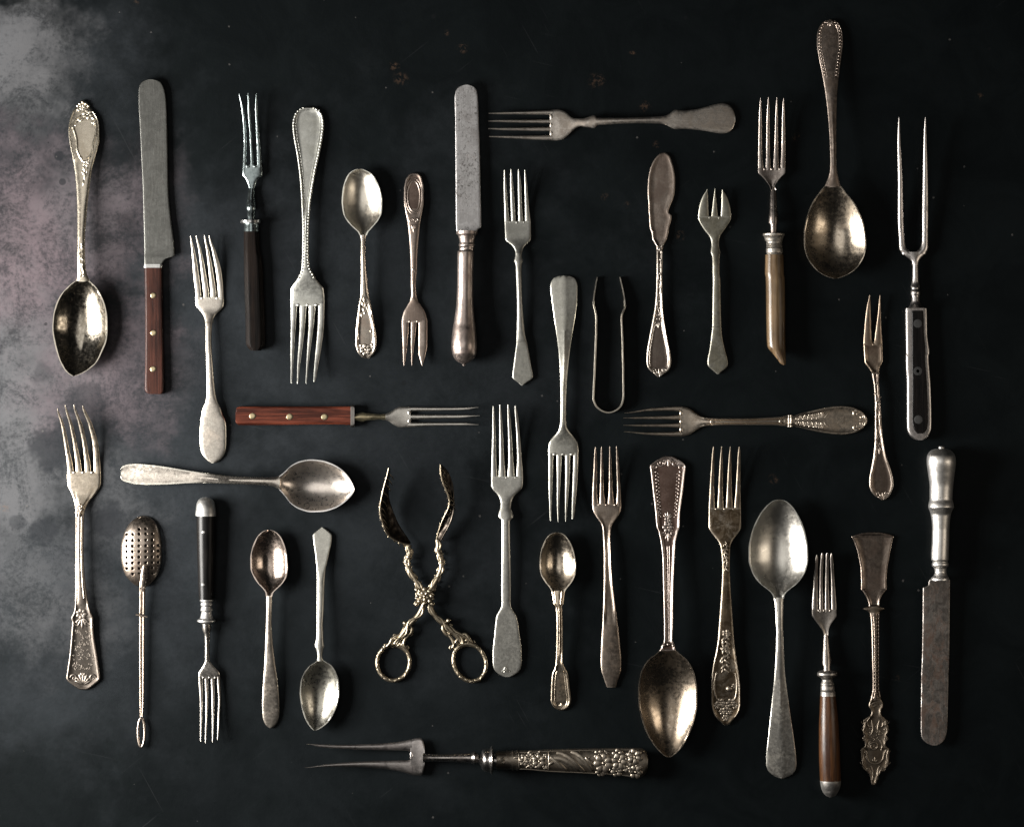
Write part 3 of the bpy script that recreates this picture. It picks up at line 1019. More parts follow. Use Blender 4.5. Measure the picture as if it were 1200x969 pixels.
# ---- 10 small grey fork with pointed end
def tool_10():
    m = metal('pewter_plate', (.47, .465, .425), (.31, .305, .27), .35, .42, blotch=0.25)
    t = Tool('dessert_fork', 'small dull grey-green fork with a five-sided pointed end, under the crossways brown-grey fork', 'fork', FORKS, 200, 451, 608, FZ)
    rows = E((658, 353, 474), (700, 355, 474), (738, 357, 474), (748, 361, 469), (760, 378, 455), (775, 393, 442), (795, 401, 435), (810, 403, 432), (825, 400, 434), (836, 397, 437), (846, 400, 434), (856, 403, 432)) + F((60, 404, 431), (150, 408, 432), (250, 410, 437), (350, 408, 446), (390, 407, 455), (450, 400, 466), (500, 394, 475), (545, 389, 483), (556, 391, 481), (570, 408, 461), (588, 429, 437))
    hd, h = t.bars([('head', 0, 296), ('handle', 296, 999)], rows, [(265, 'flat'), (300, 'dome'), (395, 'dome'), (410, 'flat')], FT, m)
    t.tines([E((432, 351, 356), (500, 350, 363), (600, 352, 370), (660, 353, 377)), E((428, 381, 386), (500, 379, 394), (600, 382, 402), (660, 383, 405)), E((428, 414, 419), (500, 414, 430), (600, 415, 434), (660, 415, 439)), E((430, 443, 448), (500, 444, 458), (600, 446, 466), (660, 446, 473))], m, hd)
    r = Relief(t)
    for yy in (384, 391):
        r.stroke([F.pt(409, yy), F.pt(450, yy)], .5, taper=False)
    r.done('raised_band', m, h)


# ---- 11 inverted fork, ridged handle
def tool_11():
    m = metal('soft_grey_plate', (.58, .57, .51), (.38, .37, .32), .3, .38, blotch=0.22)
    t = Tool('dinner_fork', 'grey fork standing tines down in the middle with a ridge along its rounded handle', 'fork', FORKS, 611, 323, 658, FZ)
    rows = F((90, 612, 636), (93, 594, 655), (101, 577, 671), (118, 566, 681), (140, 562, 684), (200, 568, 683), (280, 578, 674), (360, 590, 660), (450, 600, 648), (550, 606, 638), (650, 607, 634), (740, 606, 634), (775, 603, 637), (795, 596, 647), (812, 583, 660), (832, 566, 676), (850, 557, 685), (880, 553, 689)) + Q((285, 320, 457),)
    hd, h = t.bars([('head', 498, 999), ('handle', 0, 498)], rows, [(340, 'ridge'), (420, 'ridge'), (470, 'dome'), (500, 'dome'), (518, 'low')], FT, m, sharp=22)
    t.tines([Q((282, 320, 343), (400, 320, 340), (500, 323, 336), (578, 327, 332)), Q((282, 357, 381), (400, 358, 376), (500, 358, 370), (582, 362, 366)), Q((282, 396, 420), (400, 396, 416), (500, 395, 408), (580, 396, 400)), Q((282, 433, 457), (400, 430, 453), (500, 426, 443), (570, 425, 433))], m, hd)


# ---- 12 sugar tongs lying on edge
def tool_12():
    m = metal('thin_plate', (.62, .58, .50), (.34, .29, .23), .35, .34)
    t = Tool('sugar_tongs', 'thin U-shaped sugar tongs lying on edge with arms pointing up', 'tongs', SERVERS, 324, 485, 713, [(0, 10), (1, 10)])
    left = [(775, 97), (770, 120), (765, 150), (759, 190), (758, 220), (764, 248), (769, 275), (769, 340), (767, 400), (764, 470), (762, 530), (758, 600), (757, 640)]
    bend = [(758, 655), (770, 682), (790, 700), (810, 709), (828, 711), (848, 706), (868, 694), (884, 675), (892, 645), (893, 630)]
    right = [(893, 618), (892, 560), (892, 520), (890, 460), (889, 400), (886, 330), (885, 275), (893, 250), (900, 232), (897, 190), (890, 150), (883, 120), (878, 97)]
    allp = np.array([F.pt(*q) for q in left + bend + right])
    d = np.concatenate([[0], np.cumsum(np.linalg.norm(np.diff(allp, axis=0), axis=1))])
    q = np.linspace(0, d[-1], 240)
    X = np.array([Relief._cr(d, allp[:, 0], s) for s in q])
    Y = np.array([Relief._cr(d, allp[:, 1], s) for s in q])
    TX, TY = np.gradient(X), np.gradient(Y)
    dl = d[len(left) - 1], d[len(left) + len(bend)]
    for name, i0, i1 in (('arm', 0, np.searchsorted(q, dl[0])), ('arm', np.searchsorted(q, dl[1]), 239), ('bend', np.searchsorted(q, dl[0]), np.searchsorted(q, dl[1]))):
        v = []
        n = i1 - i0 + 1
        for i in range(i0, i1 + 1):
            ln = math.hypot(TX[i], TY[i])
            nx, ny = -TY[i] / ln, TX[i] / ln
            f = min(q[i], q[-1] - q[i]) / 45
            hgt = 12 if f > 1 else 5 + 7 * f
            th = 1.05 if f > .6 else .75
            for s, z in ((-1, 0.4), (-1, hgt - .5), (-.6, hgt), (.6, hgt), (1, hgt - .5), (1, .4)):
                v.append((X[i] + nx * th * s, Y[i] + ny * th * s, z))
        t.part(name, v, Tool.ring_faces(n, 6), m, None, 35)


# ---- 13 butter knife
def tool_13():
    m = metal('antique_plate', (.40, .34, .29), (.22, .17, .14), .45, .38, blotch=0.35)
    mh = metal('antique_handle', (.55, .50, .44), (.24, .19, .15), .45, .36)
    t = Tool('butter_knife', 'small butter knife with leaf-shaped notched blade and framed handle', 'knife', KNIVES, 180, 442, 773, [(0, 3), (.3, 4.6), (.4, 6), (.5, 9), (.75, 8), (1, 4)])
    rows = G((347, 218, 232), (353, 204, 243), (365, 190, 253), (385, 176, 260), (420, 162, 270), (470, 153, 276), (520, 151, 274), (560, 153, 265), (590, 155, 252), (610, 155, 247), (622, 156, 248), (630, 157, 260), (637, 157, 260), (680, 160, 250), (697, 163, 247), (705, 168, 246), (740, 172, 238), (755, 180, 230), (770, 189, 222), (790, 191, 220))
    t.bar('blade', rows, 'frame', [(0, 1.6), (.35, 2.6), (.42, 4), (1, 4)], m)
    h = t.bar('handle', G((786, 191, 220), (814, 190, 220), (900, 190, 217)) + H((100, 189, 217), (150, 188, 218), (230, 182, 220), (300, 170, 228), (380, 155, 242), (440, 146, 254), (480, 145, 258), (505, 150, 254), (520, 160, 246), (530, 172, 236), (538, 184, 222), (548, 192, 212), (552, 198, 206)), 'frame', [(.4, 4.4), (.7, 4.2), (1, 3)], mh, inner=metal('dark_panel', (.24, .20, .17), (.12, .095, .08), .45, .4), step=1.2)
    r = Relief(t)
    r.vine(300, 372, .4, .9, 9, 5, 2)
    p = H.pt
    r.scrolls(p(0, 285)[1], .45, 2.6, 1, 0, .8)
    r.sprays(p(0, 300)[1], 3, .5, 8, 2.2, 1)
    r.sprays(p(0, 548)[1], 5, .9, 11, 2.4, -1)
    r.scrolls(p(0, 520)[1], .5, 3.0, -1, 0, .9)
    r.edge(p(0, 300)[1], p(0, 500)[1], 3.8, .6)
    r.done('scroll_ornament', mh, h)
    r = Relief(t)
    r.stroke([G.pt(185, 758), G.pt(205, 778), G.pt(224, 758)], 1.0)
    r.leaf(*G.pt(205, 772), 1.57, 8, 3)
    r.done('shoulder_leaf', mh, h)


# ---- 14 three-tine oyster fork
def tool_14():
    m = metal('green_grey_plate', (.41, .40, .35), (.23, .215, .165), .5, .40, blotch=0.45)
    t = Tool('oyster_fork', 'small three-tined fork with wide leaf-shaped outer tines and pointed handle end', 'fork', FORKS, 223, 439, 838, [(0, 9), (.12, 6), (.25, 4.5), (.32, 6), (.42, 9), (.7, 7.5), (1, 3.6)])
    rows = G((636, 379, 530), (650, 381, 528), (670, 390, 517), (690, 403, 504), (710, 418, 490), (728, 432, 479), (745, 439, 475), (770, 440, 475), (790, 437, 479), (800, 437, 480), (812, 441, 479), (825, 443, 477), (900, 444, 477)) + H((100, 445, 480), (200, 444, 482), (320, 443, 485), (350, 440, 487), (420, 432, 500), (480, 422, 515), (490, 422, 516), (505, 429, 511), (520, 446, 494), (537, 465, 473))
    hd, h = t.bars([('head', 0, 290), ('handle', 290, 999)], rows, [(255, 'flat'), (290, 'dome'), (390, 'low'), (410, 'flat')], FT, m)
    t.tines([G((516, 417, 421), (540, 402, 424), (570, 390, 425), (600, 383, 426), (640, 379, 428)), G((514, 453, 456), (560, 447, 462), (600, 443, 466), (640, 439, 470)), G((518, 487, 491), (540, 485, 507), (570, 485, 518), (600, 484, 526), (640, 482, 530))], m, hd, thick=2.6)
    r = Relief(t)
    r.stroke([H.pt(444, 323), H.pt(484, 323)], .5, taper=False)
    r.done('raised_band', m, h)


# ---- 15 fork with cut horn handle
def tool_15():
    st = metal('brown_steel', (.46, .41, .37), (.22, .18, .16), .4, .28)
    hn = wood('pale_horn', (.36, .22, .11), (.46, .31, .17), .27, spec=1.1, bump=.06)
    fe = metal('ferrule_silver', (.72, .68, .61), (.42, .36, .30), .3, .42)
    t = Tool('table_fork', 'four-tined fork with pale brown horn handle cut off at a slant', 'fork', FORKS, 116, 429, 904, [(0, 17), (.1, 12), (.22, 9), (.3, 8.5), (.40, 13), (.45, 15), (1, 14)])
    hd = t.bar('head', G((418, 650, 776), (438, 651, 776), (448, 658, 768), (465, 676, 750), (485, 692, 735), (500, 702, 727), (516, 707, 733)), 'dish', [(0, 3), (.3, 3.2), (.36, 5)], st)
    t.tines([G((107, 657, 661), (200, 652, 667), (350, 650, 670), (420, 650, 677)), G((103, 693, 697), (200, 687, 702), (350, 686, 705), (420, 684, 709)), G((103, 731, 735), (200, 726, 740), (350, 722, 743), (420, 718, 746)), G((107, 761, 765), (200, 757, 772), (350, 755, 776), (420, 751, 776))], st, hd)
    t.bar('neck', G((503, 717, 723), (512, 710, 730), (522, 707, 733), (560, 704, 736), (610, 702, 738), (655, 697, 742), (665, 697, 742), (674, 704, 737), (716, 706, 735)), 'round', 'width', st)
    mid = 10.8
    rnd = lambda rows: (lambda a: mid + np.interp(a, [r[0] for r in rows], [(r[2] - r[1]) / 2 for r in rows]))
    f = G((714, 674, 766), (717, 671, 769), (724, 671, 769), (728, 675, 766), (745, 682, 761), (757, 688, 757), (762, 686, 759), (767, 689, 756), (772, 686, 760), (777, 689, 757), (783, 686, 760), (800, 686, 762), (806, 690, 758), (812, 688, 760))
    t.bar('ferrule', f, 'round', 'width', fe, zfun=rnd(f), step=1)
    t.bar('handle', G((811, 682, 765), (900, 681, 767)) + H((100, 684, 770), (300, 687, 773), (400, 690, 773), (414, 692, 774), (440, 712, 774), (470, 735, 774), (490, 750, 773), (496, 760, 770)), 'round', 20, hn, zfun=lambda a: np.full(np.shape(a), 20.5))


# ---- 16 large tablespoon with beaded tip, bowl down
def tool_16():
    m = metal('brown_plate', (.50, .42, .36), (.25, .19, .15), .4, .32, blotch=0.35)
    mb = metal('golden_bowl', (.60, .52, .42), (.30, .245, .18), .4, .23, bump=.06, mottle=.11, blotch=0.3)
    t = Tool('tablespoon', 'large golden-brown spoon with long bare bowl hanging below a leaf-edged handle, top right', 'spoon', SPOONS, 328, 24, 976, spoon_z(15, .34, 2))
    h = t.bar('handle', I((54, 196, 212), (57, 184, 225), (65, 172, 238), (80, 158, 249), (100, 149, 257), (125, 144, 261), (160, 143, 261), (220, 150, 254), (300, 165, 243), (400, 180, 233), (500, 190, 229), (600, 196, 227), (700, 198, 227), (740, 196, 229), (770, 190, 235), (795, 180, 241), (818, 170, 248)), [(24, 'low'), (110, 'low'), (170, 'ridge'), (210, 'dome')], ST, m)
    rows_h = t.rows
    t.bowl('bowl', I((814, 171, 248),) + J((52, 158, 258), (70, 146, 270), (100, 123, 298), (150, 100, 328), (200, 86, 348), (250, 79, 358), (300, 79, 362), (340, 87, 357), (380, 105, 340), (410, 129, 316), (430, 153, 290), (447, 186, 254), (455, 214, 232)), mb, 13.5, peak=.56)
    t.rows = rows_h
    r = Relief(t)
    r.edge_beads(27, 90, 3.0, 1.35, 3.6)
    r.edge(25, 92, 1.0, .6)
    r.edge(30, 92, 5.0, .5)
    r.sprays(I.pt(0, 60)[1], 5, 1.1, 7, 2.4, 1)
    r.done('bead_border', m, h, kind='stuff')


# ---- 17 two-pronged carving fork, black riveted handle
def tool_17():
    st = metal('dark_bright_steel', (.70, .66, .63), (.36, .31, .28), .25, .34, rust=.08)
    bk = wood('black_scales', (.008, .007, .007), (.018, .014, .013), .4, spec=.4)
    t = Tool('carving_fork', 'two-pronged fork with long straight prongs and black handle in a bright metal edge', 'fork', FORKS, 140, 516, 1071, [(0, 22), (.2, 15), (.42, 9), (.5, 9), (.57, 11), (.62, 13), (1, 11)])
    hd = t.bar('yoke', J((333, 524, 641), (342, 533, 634), (352, 545, 625), (365, 562, 612), (378, 573, 605), (392, 576, 603)), 'dome', [(0, 6), (1, 6)], st)
    t.tines([I((505, 506, 510), (600, 502, 516), (700, 504, 524), (800, 506, 530), (969, 507, 535)) + J((230, 510, 537), (280, 513, 541), (310, 515, 546), (322, 517, 554), (331, 522, 570), (338, 527, 584)),
             I((505, 625, 629), (600, 620, 635), (800, 618, 645), (969, 618, 648)) + J((230, 619, 648), (280, 618, 648), (310, 612, 648), (322, 604, 646), (331, 590, 643), (338, 580, 638))], st, hd, thick=6, tip_th=2.4, into=1.0)
    t.bar('neck', J((388, 576, 603), (450, 575, 605), (480, 571, 608), (488, 568, 610), (500, 572, 607), (510, 568, 611), (525, 568, 611), (535, 573, 607), (550, 572, 608), (572, 565, 615), (588, 553, 631)), 'round', 'width', st)
    h = t.bar('handle', J((588, 545, 640), (594, 544, 641), (700, 545, 643), (800, 545, 649)) + K((60, 547, 653), (200, 550, 658), (350, 550, 662), (395, 552, 661), (420, 560, 653), (437, 574, 640), (448, 595, 620)), 'slab', 9, st, zfun=lambda a: np.full(np.shape(a), 10.))
    sc = t.bar('handle_scale', J((598, 573, 620), (601, 571, 623), (700, 571, 627), (800, 571, 632)) + K((60, 572, 634), (200, 573, 640), (350, 572, 645), (385, 576, 643), (405, 584, 636), (418, 596, 624)), 'flat', 3, bk, parent=h, zfun=lambda a: np.full(np.shape(a), 11.4))
    for q in (J.pt(597, 657), J.pt(598, 872), K.pt(597, 136), K.pt(600, 355)):
        t.rivet(*q, 5, RIVET_STEEL, h, h=.35)


# ---- 18 two-tine pickle fork
def tool_18():
    m = metal('bronze_plate', (.36, .29, .22), (.18, .13, .10), .45, .36, blotch=0.35)
    mh = metal('bronze_handle', (.46, .40, .34), (.2, .15, .12), .5, .36)
    t = Tool('pickle_fork', 'slim brown two-pronged fork with ribboned drop-shaped handle, left of the black-handled carving fork', 'fork', FORKS, 346, 586, 1028, [(0, 8), (.15, 5.5), (.3, 4.5), (.38, 6), (.48, 9), (.75, 7.5), (1, 4)])
    hd = t.bar('head', J((748, 355, 440), (790, 357, 442), (815, 359, 443), (830, 360, 441), (842, 366, 436), (855, 376, 428), (870, 386, 425), (882, 392, 425)), 'frame', [(0, 2.6), (.4, 3), (.45, 4)], m)
    t.tines([J((530, 379, 383), (600, 366, 387), (700, 357, 391), (735, 355, 394), (750, 355, 399)), J((530, 426, 430), (600, 420, 433), (700, 408, 437), (735, 404, 440), (750, 399, 440))], m, hd, thick=2.6)
    h = t.bar('handle', K((140, 391, 425), (160, 394, 424), (200, 400, 425), (300, 405, 432), (400, 405, 438), (450, 404, 445), (520, 398, 458), (580, 388, 478), (625, 381, 489), (650, 381, 491), (675, 387, 486), (695, 400, 477), (707, 414, 466), (715, 428, 456), (721, 436, 448)), 'frame', [(.4, 4.2), (.7, 4), (1, 3)], mh, inner=metal('brown_panel', (.20, .16, .13), (.11, .085, .07), .45, .4), step=1.2)
    r = Relief(t)
    r.vine(K.pt(0, 170)[1], K.pt(0, 480)[1], .45, .8, 8, 5, 1.9)
    for y in (262, 345, 440):
        r.stroke([K.pt(404, y + 12), K.pt(418, y), K.pt(434, y - 10)], 1.0)
    r.sprays(K.pt(0, 480)[1], 3, .6, 9, 2.2, 1)
    r.sprays(K.pt(0, 718)[1], 5, 1.0, 9, 2.2, -1)
    r.scrolls(K.pt(0, 690)[1], .5, 2.6, -1, 0, .8)
    r.done('ribbon_ornament', mh, h)


# ---- 19 knife with silver handle at the far right, rusty blade
def tool_19():
    st = metal('rusty_steel', (.36, .335, .31), (.15, .13, .115), .45, .40, rust=.75, pits=.9, bump=.3, streak=.6, blotch=0.5)
    m = metal('bright_silver', (.95, .92, .87), (.80, .75, .69), .08, .43, pits=.04, mottle=.10)
    t = Tool('table_knife', 'rusty-bladed knife pointing down with a swelling bright silver handle, far right', 'knife', KNIVES, 872, 523, 1098, [(0, 8), (.55, 10.5), (.57, 11), (1, 12)])
    bl = V((304, 613, 705), (312, 609, 706), (330, 607, 706), (336, 596, 706), (341, 583, 706), (500, 582, 705), (700, 578, 702), (800, 576, 699)) + W((200, 655, 796), (400, 653, 792), (500, 653, 788), (530, 655, 783), (550, 662, 776), (565, 675, 766), (576, 692, 752), (582, 710, 736))
    t.bar('blade', bl, 'flat', [(0, 1.5), (.5, 2.6), (1, 3)], st)
    mid = 12.0
    rnd = lambda rows: (lambda a: mid + np.interp(a, [r[0] for r in rows], [(r[2] - r[1]) / 2 for r in rows]))
    ha = K((488, 676, 730), (493, 660, 744), (502, 648, 754), (520, 637, 764), (545, 635, 767), (600, 642, 762), (660, 650, 756), (715, 650, 753), (735, 645, 757), (750, 643, 759), (765, 649, 753), (785, 656, 747), (850, 662, 740), (900, 661, 739)) + V((195, 619, 698), (215, 620, 697), (222, 626, 694), (233, 622, 698), (243, 624, 697), (250, 631, 690), (270, 635, 688), (288, 628, 694), (297, 618, 700), (306, 618, 700))
    ha = sorted(ha)
    h = t.bar('handle', ha, 'round', 'width', m, zfun=rnd(ha), step=1.4)
    fi = K((474, 697, 712), (477, 692, 717), (483, 690, 719), (490, 694, 715))
    t.bar('finial', fi, 'round', 'width', m, parent=h, zfun=rnd(fi), step=.6)


# ---- 20 ornate fork, left
def tool_20():
    m = metal('champagne_silver', (.66, .58, .47), (.30, .24, .17), .35, .30, blotch=0.25)
    mh = metal('dark_handle', (.28, .245, .21), (.12, .10, .085), .5, .36)
    t = Tool('dinner_fork', 'curved-tined fork at the far left with a dark six-sided engraved handle end', 'fork', FORKS, 475, 808, 96, [(0, 24), (.07, 16), (.15, 8.5), (.23, 4.6), (.29, 4.6), (.40, 11), (.5, 13), (.75, 9), (1, 4)])
    rows = L((358, 152, 304), (400, 153, 304), (425, 156, 301), (450, 167, 287), (475, 178, 267), (500, 186, 249), (520, 190, 240), (540, 191, 233), (560, 192, 232))
    rows2 = rows + M((0, 192, 230), (100, 192, 233), (170, 192, 239), (230, 191, 247), (270, 188, 254), (295, 184, 261), (310, 178, 267), (322, 171, 273), (330, 172, 272), (338, 176, 271), (400, 172, 275), (500, 162, 290), (560, 153, 298), (598, 148, 302), (606, 151, 299), (622, 168, 282), (638, 190, 262), (645, 202, 250), (650, 210, 240))
    a_s = 603
    hd, h = t.bars([('head', 0, a_s), ('handle', a_s, 999)], rows2, [(560, 'low'), (600, 'thread'), (700, 'thread'), (725, 'frame'), (800, 'frame')], FT, m, inner=metal('engraved_panel', (.13, .115, .10), (.07, .06, .05), .45, .42), step=1.4)
    h.data.materials[0] = mh
    t.tines([L((75, 116, 120), (150, 130, 145), (250, 142, 163), (360, 152, 180)), L((60, 152, 156), (150, 168, 184), (250, 182, 202), (360, 190, 218)), L((58, 191, 195), (150, 210, 228), (250, 225, 246), (360, 231, 260)), L((62, 230, 235), (150, 254, 274), (250, 270, 297), (360, 272, 304))], m, hd)
    r = Relief(t)
    p = M.pt
    r.flower(*p(220, 305), 6.5, 7)
    r.sprays(p(0, 320)[1], 5, .9, 14, 3, 1)
    r.scrolls(p(0, 345)[1], .5, 3.5, 1, 0, .9)
    r.sprays(p(0, 625)[1], 7, 1.15, 15, 3.4, -1)
    r.flower(*p(225, 590), 5, 6)
    r.scrolls(p(0, 595)[1], .55, 4.5, -1, 0, 1.0)
    random.seed(5)
    for i in range(70):
        a = random.uniform(p(0, 380)[1], p(0, 560)[1])
        b = random.uniform(-.72, .72)
        x, y = t.at(a, b)
        r.spiral(x, y, random.uniform(1.2, 2.2), 1, random.uniform(0, 6), random.choice((1, -1)), .4)
    r.sprays(L.pt(0, 545)[1], 3, .5, 9, 3, -1)
    r.done('engraved_scrolls', mh, h)
    r = Relief(t)
    for q in ((205, 515), (214, 508), (222, 515), (214, 522)):
        r.bead(*L.pt(*q), 1.6)
    for s in (-1, 1):
        r.stroke([t.at(a, s * .42) for a in np.linspace(605, 700, 12)], .6, taper=False)
    r.done('stem_lines', m, h)


# ---- 21 long horizontal spoon
def tool_21():
    m = metal('bright_warm_silver', (.84, .77, .68), (.55, .47, .40), .2, .28, axis='x')
    mb = metal('bright_bowl', (.93, .85, .77), (.54, .45, .39), .2, .30, axis='x', bump=.05, mottle=.07)
    t = Tool('tablespoon', 'bright silver spoon lying crossways on the left, its bowl pointing right', 'spoon', SPOONS, 416, 142, 568, spoon_z(13.5, .34, 2.2))
    t.axis = 'x'
    t.cx, t.cy = 279, 568
    t.root.location = ((279 - CX) * S, (CY - 568) * S, 0)
    t.bar('handle', L.h((395, 346, 382), (398, 338, 394), (408, 331, 403), (430, 324, 410), (460, 321, 417), (520, 325, 420), (600, 335, 418), (700, 352, 412), (800, 366, 410)) + N.h((0, 142, 180), (100, 148, 183), (200, 151, 187), (235, 151, 191), (258, 147, 202), (268, 143, 209)), [(142, 'dish'), (200, 'dish'), (260, 'ridge'), (310, 'dome')], ST, m)
    t.bowl('bowl', N.h((266, 144, 208), (276, 137, 218), (290, 125, 235), (320, 97, 272), (360, 77, 297), (410, 70, 309), (460, 75, 307), (510, 92, 294), (550, 118, 272), (578, 147, 248), (594, 174, 230), (602, 192, 217), (604, 200, 209)), mb, 11, peak=.46)


# ---- 22 perforated tea infuser spoon
def tool_22():
    m = metal('infuser_metal', (.54, .46, .39), (.26, .205, .16), .45, .28, blotch=0.35)
    t = Tool('tea_infuser', 'tea infuser with holes in its egg-shaped dome and a thin sprung double rod', 'infuser', SPOONS, 604, 872, 166, [(0, 8), (.3, 14), (.4, 10), (1, 7)])
    rows = L((559, 484, 508), (566, 468, 526), (580, 448, 544), (600, 430, 559), (640, 410, 573), (700, 396, 581), (750, 396, 581), (800, 405, 572), (835, 421, 557), (858, 441, 538), (872, 458, 524), (880, 474, 510))
    a_k = [r[0] for r in rows]
    holes = []
    for iy, yy in enumerate((640, 668, 694, 719, 745, 771, 796, 821)):
        for xx in (424, 452, 482, 511, 539, 565):
            lo = float(pchip(a_k, [r[1] for r in rows], [L.pt(0, yy)[1]])[0])
            hi = float(pchip(a_k, [r[2] for r in rows], [L.pt(0, yy)[1]])[0])
            x, y = L.pt(xx + (2 if xx > 500 else 0), yy + (xx - 480) * -.02)
            if lo + 3.6 < x < hi - 3.0 and not (490 < xx < 520 and yy > 775):
                holes.append((x, y))
    holes += [L.pt(482, 618), L.pt(511, 616)]
    n_a, n_u = 170, 110
    av = np.linspace(a_k[0], a_k[-1], n_a)
    lo = pchip(a_k, [r[1] for r in rows], av)
    hi = pchip(a_k, [r[2] for r in rows], av)
    v = []
    for i in range(n_a):
        s = i / (n_a - 1)
        for j in range(n_u):
            u = -1 + 2 * j / (n_u - 1)
            hh = 11.5 * (1 - abs(2 * s - 1) ** 2.6) ** .7 * math.sqrt(max(0, 1 - u * u * .97))
            c, hw = (lo[i] + hi[i]) / 2, (hi[i] - lo[i]) / 2
            v.append((c + u * hw, av[i], 2.2 + hh))
    f = []
    for i in range(n_a - 1):
        for j in range(n_u - 1):
            q = (i * n_u + j, i * n_u + j + 1, (i + 1) * n_u + j + 1, (i + 1) * n_u + j)
            mx = sum(v[k][0] for k in q) / 4
            my = sum(v[k][1] for k in q) / 4
            if any((mx - hx) ** 2 + (my - hy) ** 2 < 1.75 ** 2 for hx, hy in holes):
                continue
            f.append(q)
    dome = t.part('dome', v, f, m, None, 60, surf=True)
    md = dome.modifiers.new('thickness', 'SOLIDIFY')
    md.thickness = 0.0005
    md.offset = -1
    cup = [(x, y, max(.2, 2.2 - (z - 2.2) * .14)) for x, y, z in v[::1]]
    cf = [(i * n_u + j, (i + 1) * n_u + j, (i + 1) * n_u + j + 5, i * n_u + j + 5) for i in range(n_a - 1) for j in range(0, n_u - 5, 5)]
    t.part('lower_cup', cup, cf, metal('cup_shade_black', (.05, .042, .035), (.02, .017, .015), .4, .6), None, 60)  # cup coloured near black: shade behind the holes is put into its colour
    z0 = lambda a: np.interp(a, [660, 680, 690, 720, 860], [14, 14.5, 12, 9, 7])
    t.bar('clasp', L((783, 500, 512), (790, 496, 518), (830, 488, 520), (868, 483, 512), (900, 481, 510)), 'dome', 3.5, m, zfun=lambda a: np.interp(a, [662, 676, 692], [16.2, 13.6, 12]), step=1)
    t.bar('rod', L((880, 482, 495), (969, 481, 494)) + M((300, 480, 492), (500, 480, 491), (700, 481, 491), (770, 482, 492)), 'round', 3.2, m, zfun=z0)
    t.bar('rod', L((880, 497, 509), (969, 496, 508)) + M((300, 495, 506), (500, 494, 505), (700, 493, 503), (770, 490, 499)), 'round', 3.2, m, zfun=z0)
    r = Relief(t)
    cx, cy = M.pt(489, 842)
    r.stroke([(cx + 3.9 * math.sin(an) * (1 if True else 1), cy - 17 * math.cos(an)) for an in np.linspace(0.0, 2 * math.pi, 44)], 1.55, flat=1, taper=False, fixed_z=5.5)
    r.done('end_loop', m, kind=None)
    r = Relief(t)
    x0, y0 = M.pt(466, 308)
    x1, y1 = M.pt(519, 318)
    r.stroke([(x0, y0), ((x0 + x1) / 2, y0 + 1.0), (x1, y1)], 1.4, flat=1.0, fixed_z=10.6, taper=False)
    r.done('sliding_ring', m, kind=None)


# ---- 23 black-handled fork pointing down
def tool_23():
    st = metal('grey_fork_steel', (.55, .52, .47), (.28, .25, .22), .35, .28)
    cp = metal('cap_silver', (.78, .77, .74), (.5, .49, .47), .2, .42)
    bk = wood('black_ebony', (.008, .008, .008), (.020, .018, .017), .33, spec=.5, bump=.12)
    t = Tool('table_fork', 'four-tined fork pointing down with black pinned handle and rounded silver cap', 'fork', FORKS, 869, 582, 244, [(0, 14), (.12, 9), (.24, 7.5), (.3, 9), (.42, 12), (.5, 15), (1, 16)])
    mid = 10.5
    rnd = lambda rows: (lambda a: mid + np.interp(a, [r[0] for r in rows], [(r[2] - r[1]) / 2 for r in rows]))
    ca = L((474, 770, 795), (478, 760, 805), (487, 750, 816), (500, 743, 823), (530, 739, 829), (558, 737, 831), (560, 740, 829))
    t.bar('cap', ca, 'round', 'width', cp, zfun=rnd(ca), step=1)
    ha = L((559, 741, 828), (700, 743, 826), (850, 748, 822), (938, 752, 818))
    h = t.bar('handle', ha, 'round', 'width', bk, zfun=rnd(ha))
    for q in ((777, 631), (775, 868)):
        t.rivet(*L.pt(*q), 1.9, cp, h, 'pin', .5)
    fe = M((239, 756, 818), (245, 756, 818), (252, 762, 812), (262, 759, 815), (272, 763, 811), (285, 759, 815), (297, 763, 811), (312, 760, 814), (325, 756, 818), (332, 745, 828), (338, 745, 829), (344, 756, 816), (350, 765, 806))
    t.bar('ferrule', fe, 'round', 'width', cp, zfun=rnd(fe), step=1)
    t.bar('neck', M((348, 768, 804), (370, 766, 808), (385, 771, 804), (400, 776, 803), (450, 778, 800), (500, 777, 801), (524, 777, 803), (534, 787, 793)), 'round', 'width', st)
    hd = t.bar('head', M((522, 778, 803), (535, 772, 813), (550, 763, 826), (565, 753, 839), (575, 749, 845), (598, 748, 847)), 'low', [(0, 3), (.3, 3), (.4, 4.5)], st)
    t.tines([M((596, 748, 768), (700, 755, 768), (800, 757, 766), (878, 759, 763)), M((596, 776, 794), (700, 780, 793), (800, 780, 789), (885, 781, 785)), M((596, 804, 821), (700, 808, 821), (800, 811, 820), (882, 813, 817)), M((596, 832, 847), (700, 838, 849), (800, 836, 845), (870, 835, 840))], st, hd)


